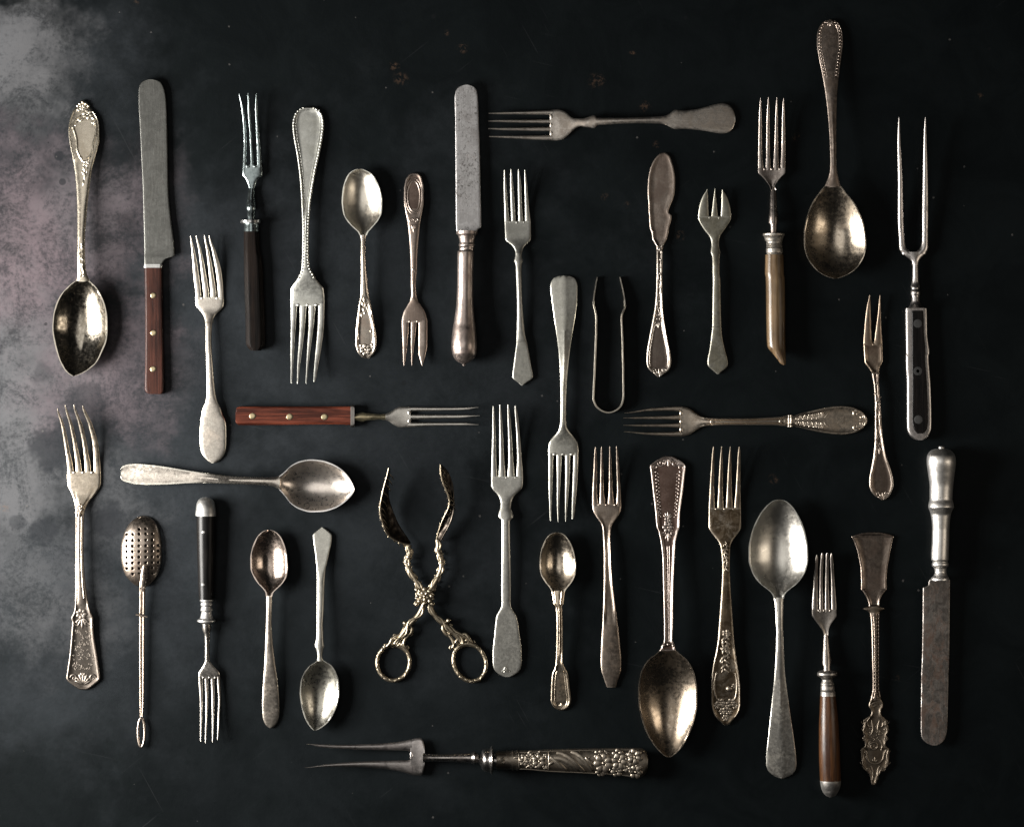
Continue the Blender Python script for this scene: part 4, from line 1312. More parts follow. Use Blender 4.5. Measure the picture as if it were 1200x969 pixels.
# ---- 24 small plain teaspoon
def tool_24():
    m = metal('plain_warm_silver', (.72, .65, .56), (.46, .39, .32), .25, .32)
    mb = metal('rosy_bowl', (.56, .47, .41), (.28, .22, .18), .35, .21, bump=.06, mottle=.11)
    t = Tool('teaspoon', 'small plain teaspoon with a dark rosy bowl and rounded handle end', 'spoon', SPOONS, 620, 853, 316, spoon_z(11.5, .33, 2))
    t.bowl('bowl', N((389, 210, 224), (393, 196, 239), (403, 180, 255), (425, 161, 274), (470, 142, 292), (520, 133, 301), (560, 134, 303), (600, 148, 297), (628, 166, 281), (648, 185, 262), (662, 197, 247), (674, 203, 237), (690, 205, 233)), mb, 9.5, peak=.5)
    t.bar('handle', N((686, 205, 233), (760, 205, 231)) + O((100, 204, 230), (200, 200, 235), (300, 195, 246), (400, 188, 258), (480, 184, 262), (540, 186, 260), (568, 194, 251), (582, 203, 241), (590, 214, 229)), [(690, 'dome'), (770, 'dome'), (800, 'low')], ST, m)


# ---- 25 small spoon pointing down
def tool_25():
    m = metal('matt_grey_plate', (.60, .59, .53), (.42, .41, .36), .25, .38, blotch=0.22)
    mb = metal('mottled_bowl', (.62, .60, .53), (.34, .32, .26), .4, .28, bump=.08, mottle=.2)
    t = Tool('teaspoon', 'matt grey teaspoon pointing down with pointed five-sided handle end, left of the scissor tongs', 'spoon', SPOONS, 854, 618, 376, spoon_z(11.5, .35, 2))
    t.bar('handle', N((379, 452, 459), (388, 440, 474), (400, 425, 489), (409, 416, 499), (418, 414, 501), (440, 416, 500), (500, 425, 488), (555, 431, 476), (562, 432, 474), (650, 433, 468), (750, 433, 466), (830, 433, 462)) + O((150, 433, 464), (190, 430, 465), (208, 426, 467), (217, 425, 468), (230, 431, 463), (245, 435, 461), (265, 437, 460), (284, 434, 466)), [(640, 'flat'), (660, 'flat'), (680, 'dome')], ST, m)
    t.bowl('bowl', O((280, 435, 465), (290, 425, 480), (303, 404, 501), (340, 375, 523), (380, 361, 534), (430, 357, 536), (480, 363, 527), (530, 375, 506), (560, 389, 486), (580, 402, 463), (591, 412, 445), (597, 420, 431)), mb, 9.5, peak=.5)


# ---- 26 scissor tongs
def tool_26():
    m = metal('old_gold_plate', (.42, .36, .265), (.18, .145, .10), .45, .34)
    dk = metal('dark_shell', (.10, .085, .07), (.04, .033, .027), .5, .30)
    t = Tool('serving_tongs', 'ornate scissor-shaped pastry tongs with ring grips and two leaf claws', 'tongs', SERVERS, 546, 800, 507, [(0, 10), (1, 10)])
    p = P.pt

    def tube(r, pts, rad, z, **kw):
        r.stroke([p(*q) for q in pts], rad, flat=1.0, taper=False, fixed_z=z, **kw)

    lf = [(208, 372), (203, 385), (210, 402), (205, 422), (196, 442), (206, 470), (222, 500), (242, 532), (262, 566), (275, 590)]
    rg = [(322, 352), (325, 375), (322, 395), (332, 415), (338, 440), (336, 470), (322, 505), (304, 538), (280, 570), (266, 592)]
    lh = [(275, 590), (262, 625), (246, 655), (222, 682), (205, 700), (186, 728), (168, 752), (158, 775)]
    rh = [(266, 592), (288, 615), (305, 650), (330, 680), (352, 696), (380, 722), (405, 748), (425, 772)]
    for top, low, side, zz in ((lf, rh, 1, 9.0), (rg, lh, -1, 12.0)):
        r = Relief(t)
        tube(r, top, 3.0, zz, sides=10)
        tube(r, low, 3.1, lambda f, z0=zz: z0 + (6 - z0) * f, sides=10)
        # knuckles and acanthus scrolls along the arm
        bx = [top[3], top[4]]
        for q in bx:
            x, y = p(*q)
            r.bead(x, y, 3.6, .8, z=zz + .5, seg=10)
        for k in range(2, len(top) - 1):
            x, y = p(*top[k])
            x2, y2 = p(*top[k + 1])
            an = math.atan2(y2 - y, x2 - x)
            sg = 1 if k % 2 else -1
            r.bead(x + 2.4 * math.cos(an + 1.57 * sg), y + 2.4 * math.sin(an + 1.57 * sg), 5.2, .45, z=zz + 1.2, ry=1.7, ang=an + .25 * sg)
            r.bead(x - 1.6 * math.cos(an + 1.57 * sg), y - 1.6 * math.sin(an + 1.57 * sg), 4.4, .5, z=zz + 1.6, ry=1.4, ang=an - .3 * sg)
            r.spiral(x + 3.2 * math.cos(an - 1.57 * sg), y + 3.2 * math.sin(an - 1.57 * sg), 2.0, 1.0, an, sg, .9)
            r.spiral((x + x2) / 2 + 2.6 * math.cos(an + 1.57 * sg), (y + y2) / 2 + 2.6 * math.sin(an + 1.57 * sg), 1.9, 1.0, an, -sg, .9)
        ex = p(190, 690) if side < 0 else p(366, 680)
        r.bead(*ex, 3.0, .9, z=8)
        e2 = p(220, 685) if side < 0 else p(338, 685)
        r.stroke([ex, ((ex[0] + e2[0]) / 2, ex[1] + 2), e2], 1.9, flat=1, fixed_z=8.2, taper=False)
        # foliage winding along the arm
        for run, zb, zc in ((top[:-1], zz, zz), (low[1:], zz - .5, 7.0)):
            q_ = np.array([p(*w_) for w_ in run])
            dd = np.concatenate([[0], np.cumsum(np.linalg.norm(np.diff(q_, axis=0), axis=1))])
            for ph in ((0,) if side > 0 else (math.pi,)):
                pts_ = []
                for t_ in np.linspace(0, dd[-1], 40):
                    x_, y_ = Relief._cr(dd, q_[:, 0], t_), Relief._cr(dd, q_[:, 1], t_)
                    x2_, y2_ = Relief._cr(dd, q_[:, 0], min(dd[-1], t_ + .5)), Relief._cr(dd, q_[:, 1], min(dd[-1], t_ + .5))
                    x1_, y1_ = Relief._cr(dd, q_[:, 0], max(0, t_ - .5)), Relief._cr(dd, q_[:, 1], max(0, t_ - .5))
                    ll = math.hypot(x2_ - x1_, y2_ - y1_) or 1
                    o_ = 2.9 * math.sin(t_ * .21 + ph)
                    pts_.append((x_ - (y2_ - y1_) / ll * o_, y_ + (x2_ - x1_) / ll * o_))
                r.stroke(pts_, 1.5, flat=1, taper=False, fixed_z=lambda f, a_=zb, b_=zc: a_ + (b_ - a_) * f + 1.4, n=70)
        # openwork scrolls above the ring
        cxr = -1 if side < 0 else 1
        sc = lambda x, y: p(x, y)
        if side < 0:
            curves = [((205, 700), (218, 712), (212, 732), (198, 738), (190, 728)), ((186, 708), (172, 735), (150, 745), (135, 765), (140, 780)), ((210, 735), (190, 755), (185, 780), (196, 790)), ((150, 745), (138, 752), (130, 770), (115, 785)), ((176, 740), (160, 756), (172, 770), (160, 782))]
            beads = [(152, 752), (168, 762), (135, 762), (190, 722), (178, 775), (150, 770), (205, 716)]
        else:
            curves = [((352, 690), (342, 708), (352, 730), (366, 740), (372, 728)), ((372, 700), (392, 722), (420, 738), (440, 752), (448, 770)), ((360, 735), (378, 752), (388, 776), (380, 790)), ((420, 738), (435, 735), (450, 752), (462, 770)), ((388, 735), (405, 752), (396, 768), (412, 780))]
            beads = [(425, 748), (408, 758), (440, 760), (370, 716), (392, 772), (420, 768), (356, 706)]
        for c in curves:
            r.stroke([p(*q) for q in c], 2.1, flat=1, fixed_z=7.2)
            r.spiral(*p(*c[-1]), 3.2, 1.1, c[0][0], side, 1.2)
            r.spiral(*p(*c[0]), 2.8, 1.1, c[0][1], -side, 1.1)
        for q in beads:
            r.bead(*p(*q), 2.9, .8, z=7.6, ry=1.9, ang=q[0])
        ar = r.done('arm', m, kind=None)
        r = Relief(t)
        if side < 0:
            cx, cy, rx, ry, tl = 143, 850, 66, 73, .10
        else:
            cx, cy, rx, ry, tl = 452, 850, 64, 78, -.42
        pts = []
        for an in np.linspace(0, 2 * math.pi, 60):
            x_, y_ = rx * math.cos(an), ry * math.sin(an)
            pts.append(p(cx + x_ * math.cos(tl) - y_ * math.sin(tl), cy + x_ * math.sin(tl) + y_ * math.cos(tl)))
        r.stroke(pts, 2.5, flat=1, taper=False, fixed_z=3.4, sides=10, n=80)
        r.stroke(pts[38:56], 3.4, flat=.8, fixed_z=3.8, sides=10)
        for i in range(0, 60, 3):
            x, y = pts[i]
            x2, y2 = pts[(i + 1) % 60]
            an = math.atan2(y2 - y, x2 - x)
            r.bead(x, y, 4.6, .7, z=5.0, ry=1.7, ang=an + (.28 if i % 2 else -.28))
        r.done('finger_ring', m, ar, kind=None)

        # leaf claw: a bent shell between two outlines of different height
        if side > 0:
            lo_ = [(128, 62), (120, 95), (110, 130), (98, 180), (91, 225), (94, 258), (106, 298), (121, 332), (152, 354), (184, 368), (206, 372)]
            hi_ = [(130, 64), (126, 100), (122, 140), (124, 180), (132, 212), (142, 240), (154, 268), (168, 296), (182, 318), (196, 340), (211, 368)]
            zl, zh = (34, 24, 12), (26, 6, 8)
        else:
            lo_ = [(336, 48), (336, 78), (342, 110), (352, 138), (366, 172), (372, 200), (364, 230), (348, 262), (334, 296), (324, 328), (317, 358)]
            hi_ = [(342, 50), (362, 72), (377, 102), (385, 138), (387, 172), (387, 200), (386, 232), (380, 266), (368, 296), (350, 328), (330, 362)]
            zl, zh = (34, 24, 6), (20, 20, 14)
        n, nu = 46, 9
        s_k = np.linspace(0, 1, len(lo_))
        v = []
        for i in range(n):
            s = i / (n - 1)
            lx, ly = [float(pchip(s_k, [q[c] for q in lo_], [s])[0]) for c in (0, 1)]
            hx, hy = [float(pchip(s_k, [q[c] for q in hi_], [s])[0]) for c in (0, 1)]
            za = float(key([(0, zl[0]), (.5, zl[1]), (1, zl[2])], [s])[0])
            zb = float(key([(0, zh[0]), (.5, zh[1]), (1, zh[2])], [s])[0])
            jag = (2.4 if i % 4 == 0 else 1.0 if i % 4 == 1 else 0) * math.sin(math.pi * s)
            for j in range(nu):
                f = j / (nu - 1)
                bul = math.sin(math.pi * f) * math.sin(math.pi * s) * -5
                x, y = p(lx + (hx - lx) * f, ly + (hy - ly) * f)
                if j == 0:
                    x -= jag
                ridge = .7 * (1 if (i % 5) < 2 else 0) * math.sin(math.pi * f)
                v.append((x, y, za + (zb - za) * f + bul + ridge))
        fcs = [(i * nu + j, i * nu + j + 1, (i + 1) * nu + j + 1, (i + 1) * nu + j) for i in range(n - 1) for j in range(nu - 1)]
        cl = t.part('leaf_claw', v, fcs, dk, ar, 50)
        md = cl.modifiers.new('thickness', 'SOLIDIFY')
        md.thickness = .0007
        r = Relief(t)
        for src, off in ((lo_, 0), ):
            zz_ = lambda f: float(key([(0, zl[0]), (.5, zl[1]), (1, zl[2])], [f])[0]) + .4
            r.stroke([p(*q) for q in src], 1.0, flat=1, taper=False, fixed_z=zz_, n=50)
        for k in range(3, 44, 3):
            s = k / 46
            lx, ly = [float(pchip(s_k, [q[c] for q in lo_], [s])[0]) for c in (0, 1)]
            za = float(key([(0, zl[0]), (.5, zl[1]), (1, zl[2])], [s])[0])
            x, y = p(lx, ly)
            r.bead(x - .2, y, 2.4, .5, z=za - .3, ry=.9, ang=1.3 + .5 * math.sin(k))
            r.stroke([(x + 1, y), (x + 4.5, y + 3.5), (x + 7, y + 8)], .6, fixed_z=lambda f, z0=za: z0 - 1 - 7 * f)
        r.done('claw_rim', m, cl, kind=None)
    # rosette over the pivot
    r = Relief(t)
    cx, cy = p(270, 580)
    r.bead(cx, cy, 10.5, .3, z=13, seg=18)
    for i in range(8):
        an = i * math.pi / 4
        r.bead(cx + 8.2 * math.cos(an), cy + 8.2 * math.sin(an), 3.2, .8, z=14.6, ry=2.4, ang=an + .8)
    for i in range(5):
        an = i * 2 * math.pi / 5 + .3
        r.bead(cx + 4.0 * math.cos(an), cy + 4.0 * math.sin(an), 2.9, .7, z=15.8, ry=1.9, ang=an)
    r.bead(cx, cy, 2.2, 1.1, z=16, seg=10)
    for sx, sy in ((-9, 9), (9, 9), (-9, -7), (9, -7)):
        r.spiral(cx + sx, cy + sy, 3.4, 1.1, math.atan2(sy, sx), 1, 1.1)
    for sx, sy in ((-9, 9), (9, 9), (-9, -7), (9, -7)):
        r.bead(cx + sx, cy + sy, 3.6, .9, z=12.5, ry=2.4, ang=math.atan2(sy, sx))
        r.bead(cx + sx * 1.05, cy + sy * .3, 2.6, .9, z=13, ry=1.8, ang=1.2)
    r.done('rosette', m, kind=None)


# ---- 27 big fiddle fork with winged neck
def tool_27():
    m = metal('dull_nickel', (.56, .55, .50), (.38, .37, .33), .32, .38, blotch=0.25)
    t = Tool('dinner_fork', 'large dull grey fork right of the scissor tongs with winged neck and wide paddle end', 'fork', FORKS, 476, 793, 593, FZ)
    rows = Q((381, 60, 206), (420, 60, 204), (435, 64, 200), (450, 76, 186), (465, 90, 170), (482, 99, 159), (505, 103, 152), (525, 101, 151), (545, 95, 158), (560, 93, 161), (569, 97, 160), (576, 106, 150), (584, 107, 147), (700, 107, 148), (800, 107, 150), (900, 106, 151)) + RR((400, 108, 150), (425, 106, 152), (440, 100, 158), (455, 91, 168), (468, 85, 175), (550, 75, 190), (640, 67, 200), (680, 67, 200), (705, 71, 196), (725, 84, 184), (738, 100, 166), (746, 118, 148))
    hd, h = t.bars([('head', 0, 612), ('handle', 612, 999)], rows, [(560, 'flat'), (590, 'dome'), (700, 'low'), (725, 'flat')], FT, m)
    t.tines([Q((65, 68, 73), (200, 65, 82), (300, 62, 84), (384, 60, 89)), Q((58, 98, 103), (200, 97, 115), (300, 97, 120), (384, 94, 126)), Q((58, 134, 139), (200, 137, 155), (300, 138, 161), (384, 134, 167)), Q((63, 167, 173), (200, 175, 192), (300, 178, 200), (384, 174, 206))], m, hd)
    r = Relief(t)
    p = RR.pt
    r.stroke([p(108, 722), p(120, 712), p(126, 700), p(132, 712), p(148, 722)], 1.0)
    r.stroke([p(118, 726), p(127, 716), p(138, 726)], .8)
    r.done('shell_mark', m, h)


# ---- 28 small fiddle-thread spoon
def tool_28():
    m = metal('warm_thread_plate', (.64, .55, .43), (.36, .28, .2), .35, .30)
    mb = metal('warm_bowl', (.68, .60, .49), (.40, .33, .25), .35, .21, bump=.06, mottle=.11)
    t = Tool('teaspoon', 'small warm-toned spoon with a thread-edged fiddle handle, above the carving fork', 'spoon', SPOONS, 624, 832, 654, spoon_z(11.5, .34, 2))
    t.bowl('bowl', Q((633, 352, 364), (637, 336, 380), (647, 320, 396), (680, 298, 420), (730, 283, 438), (780, 279, 445), (820, 285, 442), (850, 300, 430), (872, 317, 414), (888, 329, 401), (900, 334, 395)), mb, 9.5, peak=.5)
    h = t.bar('handle', Q((896, 333, 396), (905, 334, 395)) + RR((380, 337, 392), (405, 341, 389), (415, 342, 388), (421, 347, 385), (428, 352, 383), (550, 356, 386), (640, 354, 386), (680, 352, 387), (705, 348, 396), (718, 342, 404), (730, 337, 409), (800, 332, 418), (855, 331, 424), (872, 336, 419), (885, 346, 411), (894, 360, 398), (899, 374, 386)), [(690, 'thread'), (760, 'thread'), (785, 'frame'), (832, 'frame')], ST, m)
    r = Relief(t)
    r.edge(RR.pt(0, 720)[1], RR.pt(0, 880)[1], 4.6, .6)
    r.sprays(RR.pt(0, 885)[1], 3, .6, 6, 2, -1)
    r.pair([(RR.pt(0, 350)[1], .5), (RR.pt(0, 380)[1], .5), (RR.pt(0, 415)[1], .4)], .9)
    r.done('thread_border', m, h)


# ---- 29 narrow brownish fork
def tool_29():
    m = metal('brown_worn_plate', (.44, .37, .31), (.24, .19, .15), .4, .32, blotch=0.4)
    t = Tool('dinner_fork', 'slim brown fork with smooth tapering handle cut square at the end', 'fork', FORKS, 523, 805, 713, FZ)
    rows = Q((505, 518, 652), (535, 523, 649), (555, 532, 641), (575, 545, 628), (592, 557, 616), (605, 563, 608), (625, 566, 605)) + RR((120, 567, 603), (200, 570, 605), (300, 570, 611), (400, 568, 622), (500, 565, 634), (600, 560, 645), (680, 558, 651), (715, 560, 651), (740, 567, 644), (770, 577, 633), (788, 583, 629), (794, 586, 626))
    hd, _ = t.bars([('head', 0, 618), ('handle', 618, 999)], rows, [(590, 'low'), (625, 'frame'), (700, 'frame'), (740, 'low')], FT, m)
    t.tines([Q((250, 530, 535), (350, 524, 541), (450, 519, 541), (508, 518, 547)), Q((247, 558, 563), (350, 555, 569), (450, 553, 573), (508, 551, 579)), Q((247, 595, 600), (350, 594, 608), (450, 593, 613), (508, 589, 619)), Q((247, 626, 631), (350, 628, 642), (450, 631, 649), (508, 627, 652))], m, hd)


# ---- 30 large tablespoon, engraved six-sided top
def tool_30():
    m = metal('dark_rose_plate', (.21, .145, .12), (.11, .07, .055), .45, .36)
    rim = metal('dark_rose_relief', (.45, .385, .345), (.24, .195, .17), .4, .34)
    mb = metal('bronze_bowl', (.56, .47, .37), (.30, .235, .17), .4, .23, bump=.06, mottle=.11)
    t = Tool('tablespoon', 'large dark spoon pointing down with engraved angular handle top and bronze bowl', 'spoon', SPOONS, 885, 534, 782, spoon_z(15, .36, 2))
    rows_h = T((133, 158, 178), (136, 146, 190), (148, 122, 212), (165, 96, 236), (177, 84, 247), (184, 84, 247), (200, 86, 245), (300, 97, 233), (400, 108, 220), (450, 112, 218), (458, 114, 217), (468, 119, 213), (490, 124, 207), (520, 130, 200), (600, 138, 195), (700, 140, 190), (800, 142, 187), (900, 144, 186)) + U((194, 144, 184), (204, 138, 192), (212, 133, 195), (224, 130, 196), (240, 120, 204))
    h = t.bar('handle', rows_h, 'frame', ST, rim, inner=m, step=1.3)
    rows_k = t.rows
    t.bowl('bowl', U((236, 121, 203), (250, 108, 216), (270, 80, 242), (300, 55, 265), (350, 36, 286), (420, 28, 295), (480, 30, 295), (550, 45, 283), (600, 62, 265), (650, 90, 240), (690, 122, 210), (706, 140, 191), (714, 152, 180), (717, 162, 172)), mb, 14, peak=.52)
    t.rows = rows_k
    r = Relief(t)
    p = T.pt
    r.edge(T.pt(0, 150)[1], U.pt(0, 200)[1], 1.2, .9, n=60)
    r.scrolls(p(0, 165)[1], .45, 4, 1, 0, 1.0)
    r.scrolls(p(0, 185)[1], .7, 3.4, -1, 1, .9)
    r.sprays(p(0, 142)[1], 5, 1.0, 12, 2.8, 1)
    for a in np.linspace(p(0, 205)[1], p(0, 400)[1], 13):
        for s in (1, -1):
            x, y = t.at(a, s * .70)
            r.bead(x, y, 2.0, .7, ry=1.3, ang=1.2 * s)
            x, y = t.at(a + 2, s * .56)
            r.bead(x, y, 1.3, .6, ry=.8, ang=-.8 * s)
    r.flower(*t.at(p(0, 455)[1]), 6.5, 6)
    r.flower(*t.at(p(0, 425)[1]), 4.5, 5)
    r.sprays(p(0, 420)[1], 5, .8, 10, 2.4, -1)
    r.sprays(p(0, 475)[1], 3, .35, 13, 2.6, 1)
    r.scrolls(p(0, 480)[1], .45, 3, 1, 0, .8)
    for s in (1, -1):
        r.stroke([t.at(a, s * .15) for a in np.linspace(p(0, 540)[1], U.pt(0, 195)[1], 10)], .6, taper=False)
    for q in ((142, 212), (186, 212), (163, 207)):
        r.bead(*U.pt(*q), 2.0)
    r.done('engraved_border', rim, h)


# ---- 31 blotchy tarnished fork with flower carved end
def tool_31():
    m = metal('blotchy_plate', (.56, .49, .40), (.12, .085, .05), .62, .34, scale=.8, blotch=0.85)
    t = Tool('dinner_fork', 'blotchy tarnished fork with flowers carved on its long oval handle end', 'fork', FORKS, 523, 849, 849, FZ)
    rows = T((368, 350, 497), (420, 350, 498), (458, 350, 498), (468, 354, 494), (482, 363, 484), (500, 377, 471), (520, 393, 457), (540, 402, 449), (560, 405, 447), (640, 410, 445), (700, 408, 447), (800, 402, 453), (900, 395, 460)) + U((194, 390, 465), (250, 380, 472), (300, 370, 480), (350, 363, 488), (420, 360, 494), (480, 360, 495), (510, 366, 490), (535, 377, 477), (552, 390, 463), (562, 402, 454), (572, 413, 445), (578, 423, 434))
    hd, h = t.bars([('head', 0, 642), ('handle', 642, 999)], rows, [(600, 'flat'), (640, 'low'), (740, 'low'), (770, 'frame')], FT, m)
    t.tines([T((93, 367, 372), (200, 358, 373), (300, 353, 375), (371, 350, 379)), T((92, 404, 408), (200, 396, 413), (300, 392, 415), (371, 389, 418)), T((93, 443, 447), (200, 435, 452), (300, 431, 456), (371, 428, 459)), T((93, 483, 489), (200, 476, 493), (300, 471, 495), (371, 466, 497))], m, hd)
    r = Relief(t)
    p = U.pt
    r.vine(T.pt(0, 520)[1], T.pt(0, 650)[1], .3, .9, 7, 6, 2.4)
    r.vine(p(0, 140)[1], p(0, 330)[1], .4, 1.2, 9, 9, 3.4)
    r.flower(*p(430, 160), 5, 5)
    r.flower(*p(425, 230), 5.5, 6)
    r.stroke([p(*q) for q in ((385, 340), (376, 380), (376, 420), (385, 455), (400, 470))], 1.4)
    r.stroke([p(*q) for q in ((470, 340), (478, 380), (478, 420), (470, 455), (455, 470))], 1.4)
    for q, s in (((405, 475), 5.5), ((430, 490), 6), ((455, 475), 5.5), ((388, 490), 4.2), ((472, 490), 4.2), ((415, 515), 4.6), ((442, 515), 4.6), ((428, 545), 4.2), ((468, 400), 3.4)):
        r.flower(*p(*q), s, 6)
    r.bead(*p(443, 412), 4.2, .5)
    r.edge(p(0, 290)[1], p(0, 540)[1], 1.2, .8)
    r.done('flower_ornament', m, h)


# ---- 32 serving spoon, wide bowl up
def tool_32():
    m = metal('soft_silver', (.78, .75, .68), (.52, .49, .43), .25, .36)
    mb = metal('satin_bowl', (.80, .77, .70), (.62, .59, .52), .28, .33, bump=.05, mottle=.16)
    t = Tool('serving_spoon', 'big satin silver spoon with wide bright bowl uppermost and ridged handle end, right side', 'spoon', SPOONS, 585, 911, 911, spoon_z(15, .33, 2))
    t.bowl('bowl', T((329, 658, 672), (333, 641, 690), (343, 624, 707), (360, 605, 725), (400, 575, 752), (450, 550, 775), (500, 535, 788), (550, 527, 795), (600, 527, 796), (650, 540, 785), (688, 560, 763), (712, 583, 741), (732, 609, 715), (748, 627, 697), (760, 635, 690), (775, 640, 686)), mb, 13.5, peak=.5)
    t.bar('handle', T((771, 639, 687), (800, 645, 684), (900, 650, 683)) + U((150, 652, 684), (250, 650, 688), (350, 645, 695), (450, 637, 708), (550, 627, 722), (650, 617, 737), (720, 611, 746), (755, 611, 748), (780, 618, 744), (797, 632, 733), (810, 650, 714), (818, 670, 694)), [(700, 'dome'), (770, 'dome'), (820, 'ridge')], ST, m, sharp=22)


# ---- 33 little fork with brown wooden handle
def tool_33():
    st = metal('grey_plated', (.44, .40, .36), (.24, .21, .18), .35, .32)
    fe = metal('grey_ferrule', (.58, .55, .51), (.34, .31, .28), .3, .40)
    wd = wood('chestnut_wood', (.15, .054, .02), (.26, .112, .044), .30, spec=1.0)
    t = Tool('table_fork', 'short blunt-tined fork with chestnut brown handle and silver end cap, lower right', 'fork', FORKS, 647, 932, 967, [(0, 15), (.12, 10), (.25, 8), (.31, 8.5), (.42, 12), (.5, 15), (1, 15)])
    hd = t.bar('head', V((440, 81, 193), (468, 82, 194), (480, 88, 187), (500, 103, 172), (520, 118, 161), (538, 130, 156), (556, 134, 155)), 'dish', [(0, 3), (.32, 3.2), (.4, 5)], st)
    t.tines([V((194, 97, 105), (210, 94, 107), (300, 88, 106), (443, 81, 109)), V((185, 120, 129), (200, 118, 131), (300, 114, 129), (443, 114, 133)), V((185, 143, 152), (200, 141, 154), (300, 140, 156), (443, 139, 161)), V((188, 163, 171), (203, 161, 174), (300, 166, 183), (443, 168, 194))], st, hd, tip_th=2.4)
    t.bar('neck', V((546, 142, 148), (554, 135, 154), (620, 130, 162), (680, 126, 168), (690, 127, 167), (698, 132, 164), (724, 128, 168)), 'round', 'width', st)
    mid = 10.5
    rnd = lambda rows: (lambda a: mid + np.interp(a, [r[0] for r in rows], [(r[2] - r[1]) / 2 for r in rows]))
    fr_ = V((715, 126, 170), (721, 107, 191), (726, 103, 194), (736, 103, 194), (741, 107, 191), (748, 120, 176), (758, 125, 172), (766, 123, 175), (777, 119, 180), (783, 121, 178), (788, 119, 182), (803, 119, 183), (807, 121, 181), (812, 118, 185), (830, 117, 188))
    t.bar('ferrule', fr_, 'round', 'width', fe, zfun=rnd(fr_), step=1)
    ha = V((829, 117, 187), (880, 115, 193)) + W((450, 127, 225), (600, 125, 233), (700, 128, 236), (764, 132, 238))
    t.bar('handle', ha, 'round', 'width', wd, zfun=rnd(ha))
    ca = W((762, 131, 239), (770, 132, 239), (800, 138, 234), (825, 149, 222), (840, 163, 210), (848, 180, 195))
    t.bar('end_cap', ca, 'round', 'width', metal('end_cap_silver', (.80, .76, .71), (.5, .45, .41), .25, .44), zfun=rnd(ca), step=1)


# ---- 34 spade-shaped butter spreader with rococo handle
def tool_34():
    m = metal('dark_bronze', (.25, .205, .17), (.14, .105, .085), .35, .34, blotch=0.3)
    mh = metal('dark_bronze_relief', (.31, .26, .205), (.11, .085, .06), .45, .38)
    t = Tool('butter_spade', 'dark bronze spreader with flared spade blade, twisted stem and openwork scroll handle', 'spreader', SERVERS, 623, 920, 1022, [(0, 3), (.2, 4.5), (.27, 7), (.5, 9), (.75, 6), (1, 4)])
    t.bar('blade', V((91, 335, 382), (95, 308, 410), (101, 285, 434), (108, 267, 450), (113, 262, 454), (117, 264, 452), (140, 276, 446), (200, 293, 435), (260, 303, 425), (320, 305, 421), (349, 304, 422), (356, 309, 417), (370, 319, 406), (385, 328, 397), (405, 335, 391), (432, 340, 388)), 'frame', [(0, 1.6), (.2, 2.8), (.28, 4)], m, step=.8)
    fl = V((428, 337, 391), (433, 318, 409), (437, 311, 413), (442, 320, 406), (450, 337, 392), (458, 343, 389))
    t.bar('flange', fl, 'dome', 5, mh, step=.8, dz=.6)
    st = t.bar('stem', V((452, 343, 390), (500, 348, 388), (650, 352, 387), (800, 355, 388), (835, 349, 393), (850, 344, 397)), 'thread', [(.2, 4.4), (.8, 4.4)], m)
    r = Relief(t)
    for a in np.arange(V.pt(0, 465)[1], V.pt(0, 840)[1], 4.3):
        x0, y0 = t.at(a, -.5)
        x1, y1 = t.at(a + 2.4, .5)
        r.stroke([(x0, y0), (x1, y1)], 1.15, taper=False, n=5)
    r.done('twist', mh, st, kind='stuff')
    pl = t.bar('plaque', W((338, 402, 443), (352, 392, 452), (364, 386, 459), (378, 384, 461), (390, 388, 459), (402, 396, 452), (414, 398, 450), (428, 394, 452), (438, 380, 462), (447, 364, 472), (456, 357, 484), (462, 364, 476), (490, 355, 488), (520, 355, 487), (536, 360, 480), (545, 350, 486), (552, 354, 482), (566, 366, 474), (588, 364, 476), (596, 352, 486), (604, 344, 492), (640, 344, 492), (665, 347, 491), (690, 350, 483), (708, 358, 474), (716, 370, 462), (730, 385, 446), (748, 393, 436), (765, 396, 431), (780, 398, 428), (793, 408, 416)), 'frame', [(.7, 3.6), (1, 2.6)], mh, step=1.0)
    r = Relief(t)
    p = W.pt
    r.stroke([p(395, 380), p(408, 366), p(425, 364), p(445, 372), p(452, 388)], 1.3)
    r.stroke([p(400, 392), p(422, 378), p(445, 390)], 1.0)
    for s in (-1, 1):
        f = lambda x, y: p(420 + s * x, y)
        for c in (((58, 460), (52, 480), (62, 510), (50, 530)), ((30, 440), (42, 465), (32, 490), (20, 480)), ((60, 550), (48, 570), (50, 590)), ((68, 605), (60, 640), (66, 680), (50, 700)), ((48, 610), (44, 640), (34, 665), (18, 672)), ((45, 700), (28, 712), (20, 735)), ((22, 690), (12, 720), (14, 760)), ((25, 560), (36, 585), (30, 610)), ((20, 455), (12, 500), (24, 530))):
            r.stroke([f(*q) for q in c], 1.15)
        for (x, y, q) in ((58, 462, 3), (56, 500, 3.2), (55, 548, 2.6), (62, 612, 3.2), (64, 670, 3.2), (40, 705, 2.8), (28, 520, 2.6)):
            cx, cy = f(x, y)
            r.spiral(cx, cy, q, 1.2, 0 if s > 0 else math.pi, s, .8)
    r.stroke([p(385, 600), p(395, 575), p(420, 570), p(432, 590), p(420, 605)], 1.4)
    r.spiral(*p(408, 590), 4, 1.3, 0, 1, 1.1)
    cx, cy = p(418, 640)
    r.stroke([(cx + 10 * math.cos(a), cy + 9 * math.sin(a)) for a in np.linspace(-.6, math.pi + .6, 20)], 1.2)
    r.sprays(p(0, 672)[1], 3, .7, 7, 2.4, -1)
    random.seed(11)
    for i in range(30):
        a = random.uniform(p(0, 470)[1], p(0, 560)[1])
        x, y = t.at(a, random.uniform(-.5, .5))
        r.bead(x, y, .8, .8)
    r.done('scroll_ornament', mh, pl)


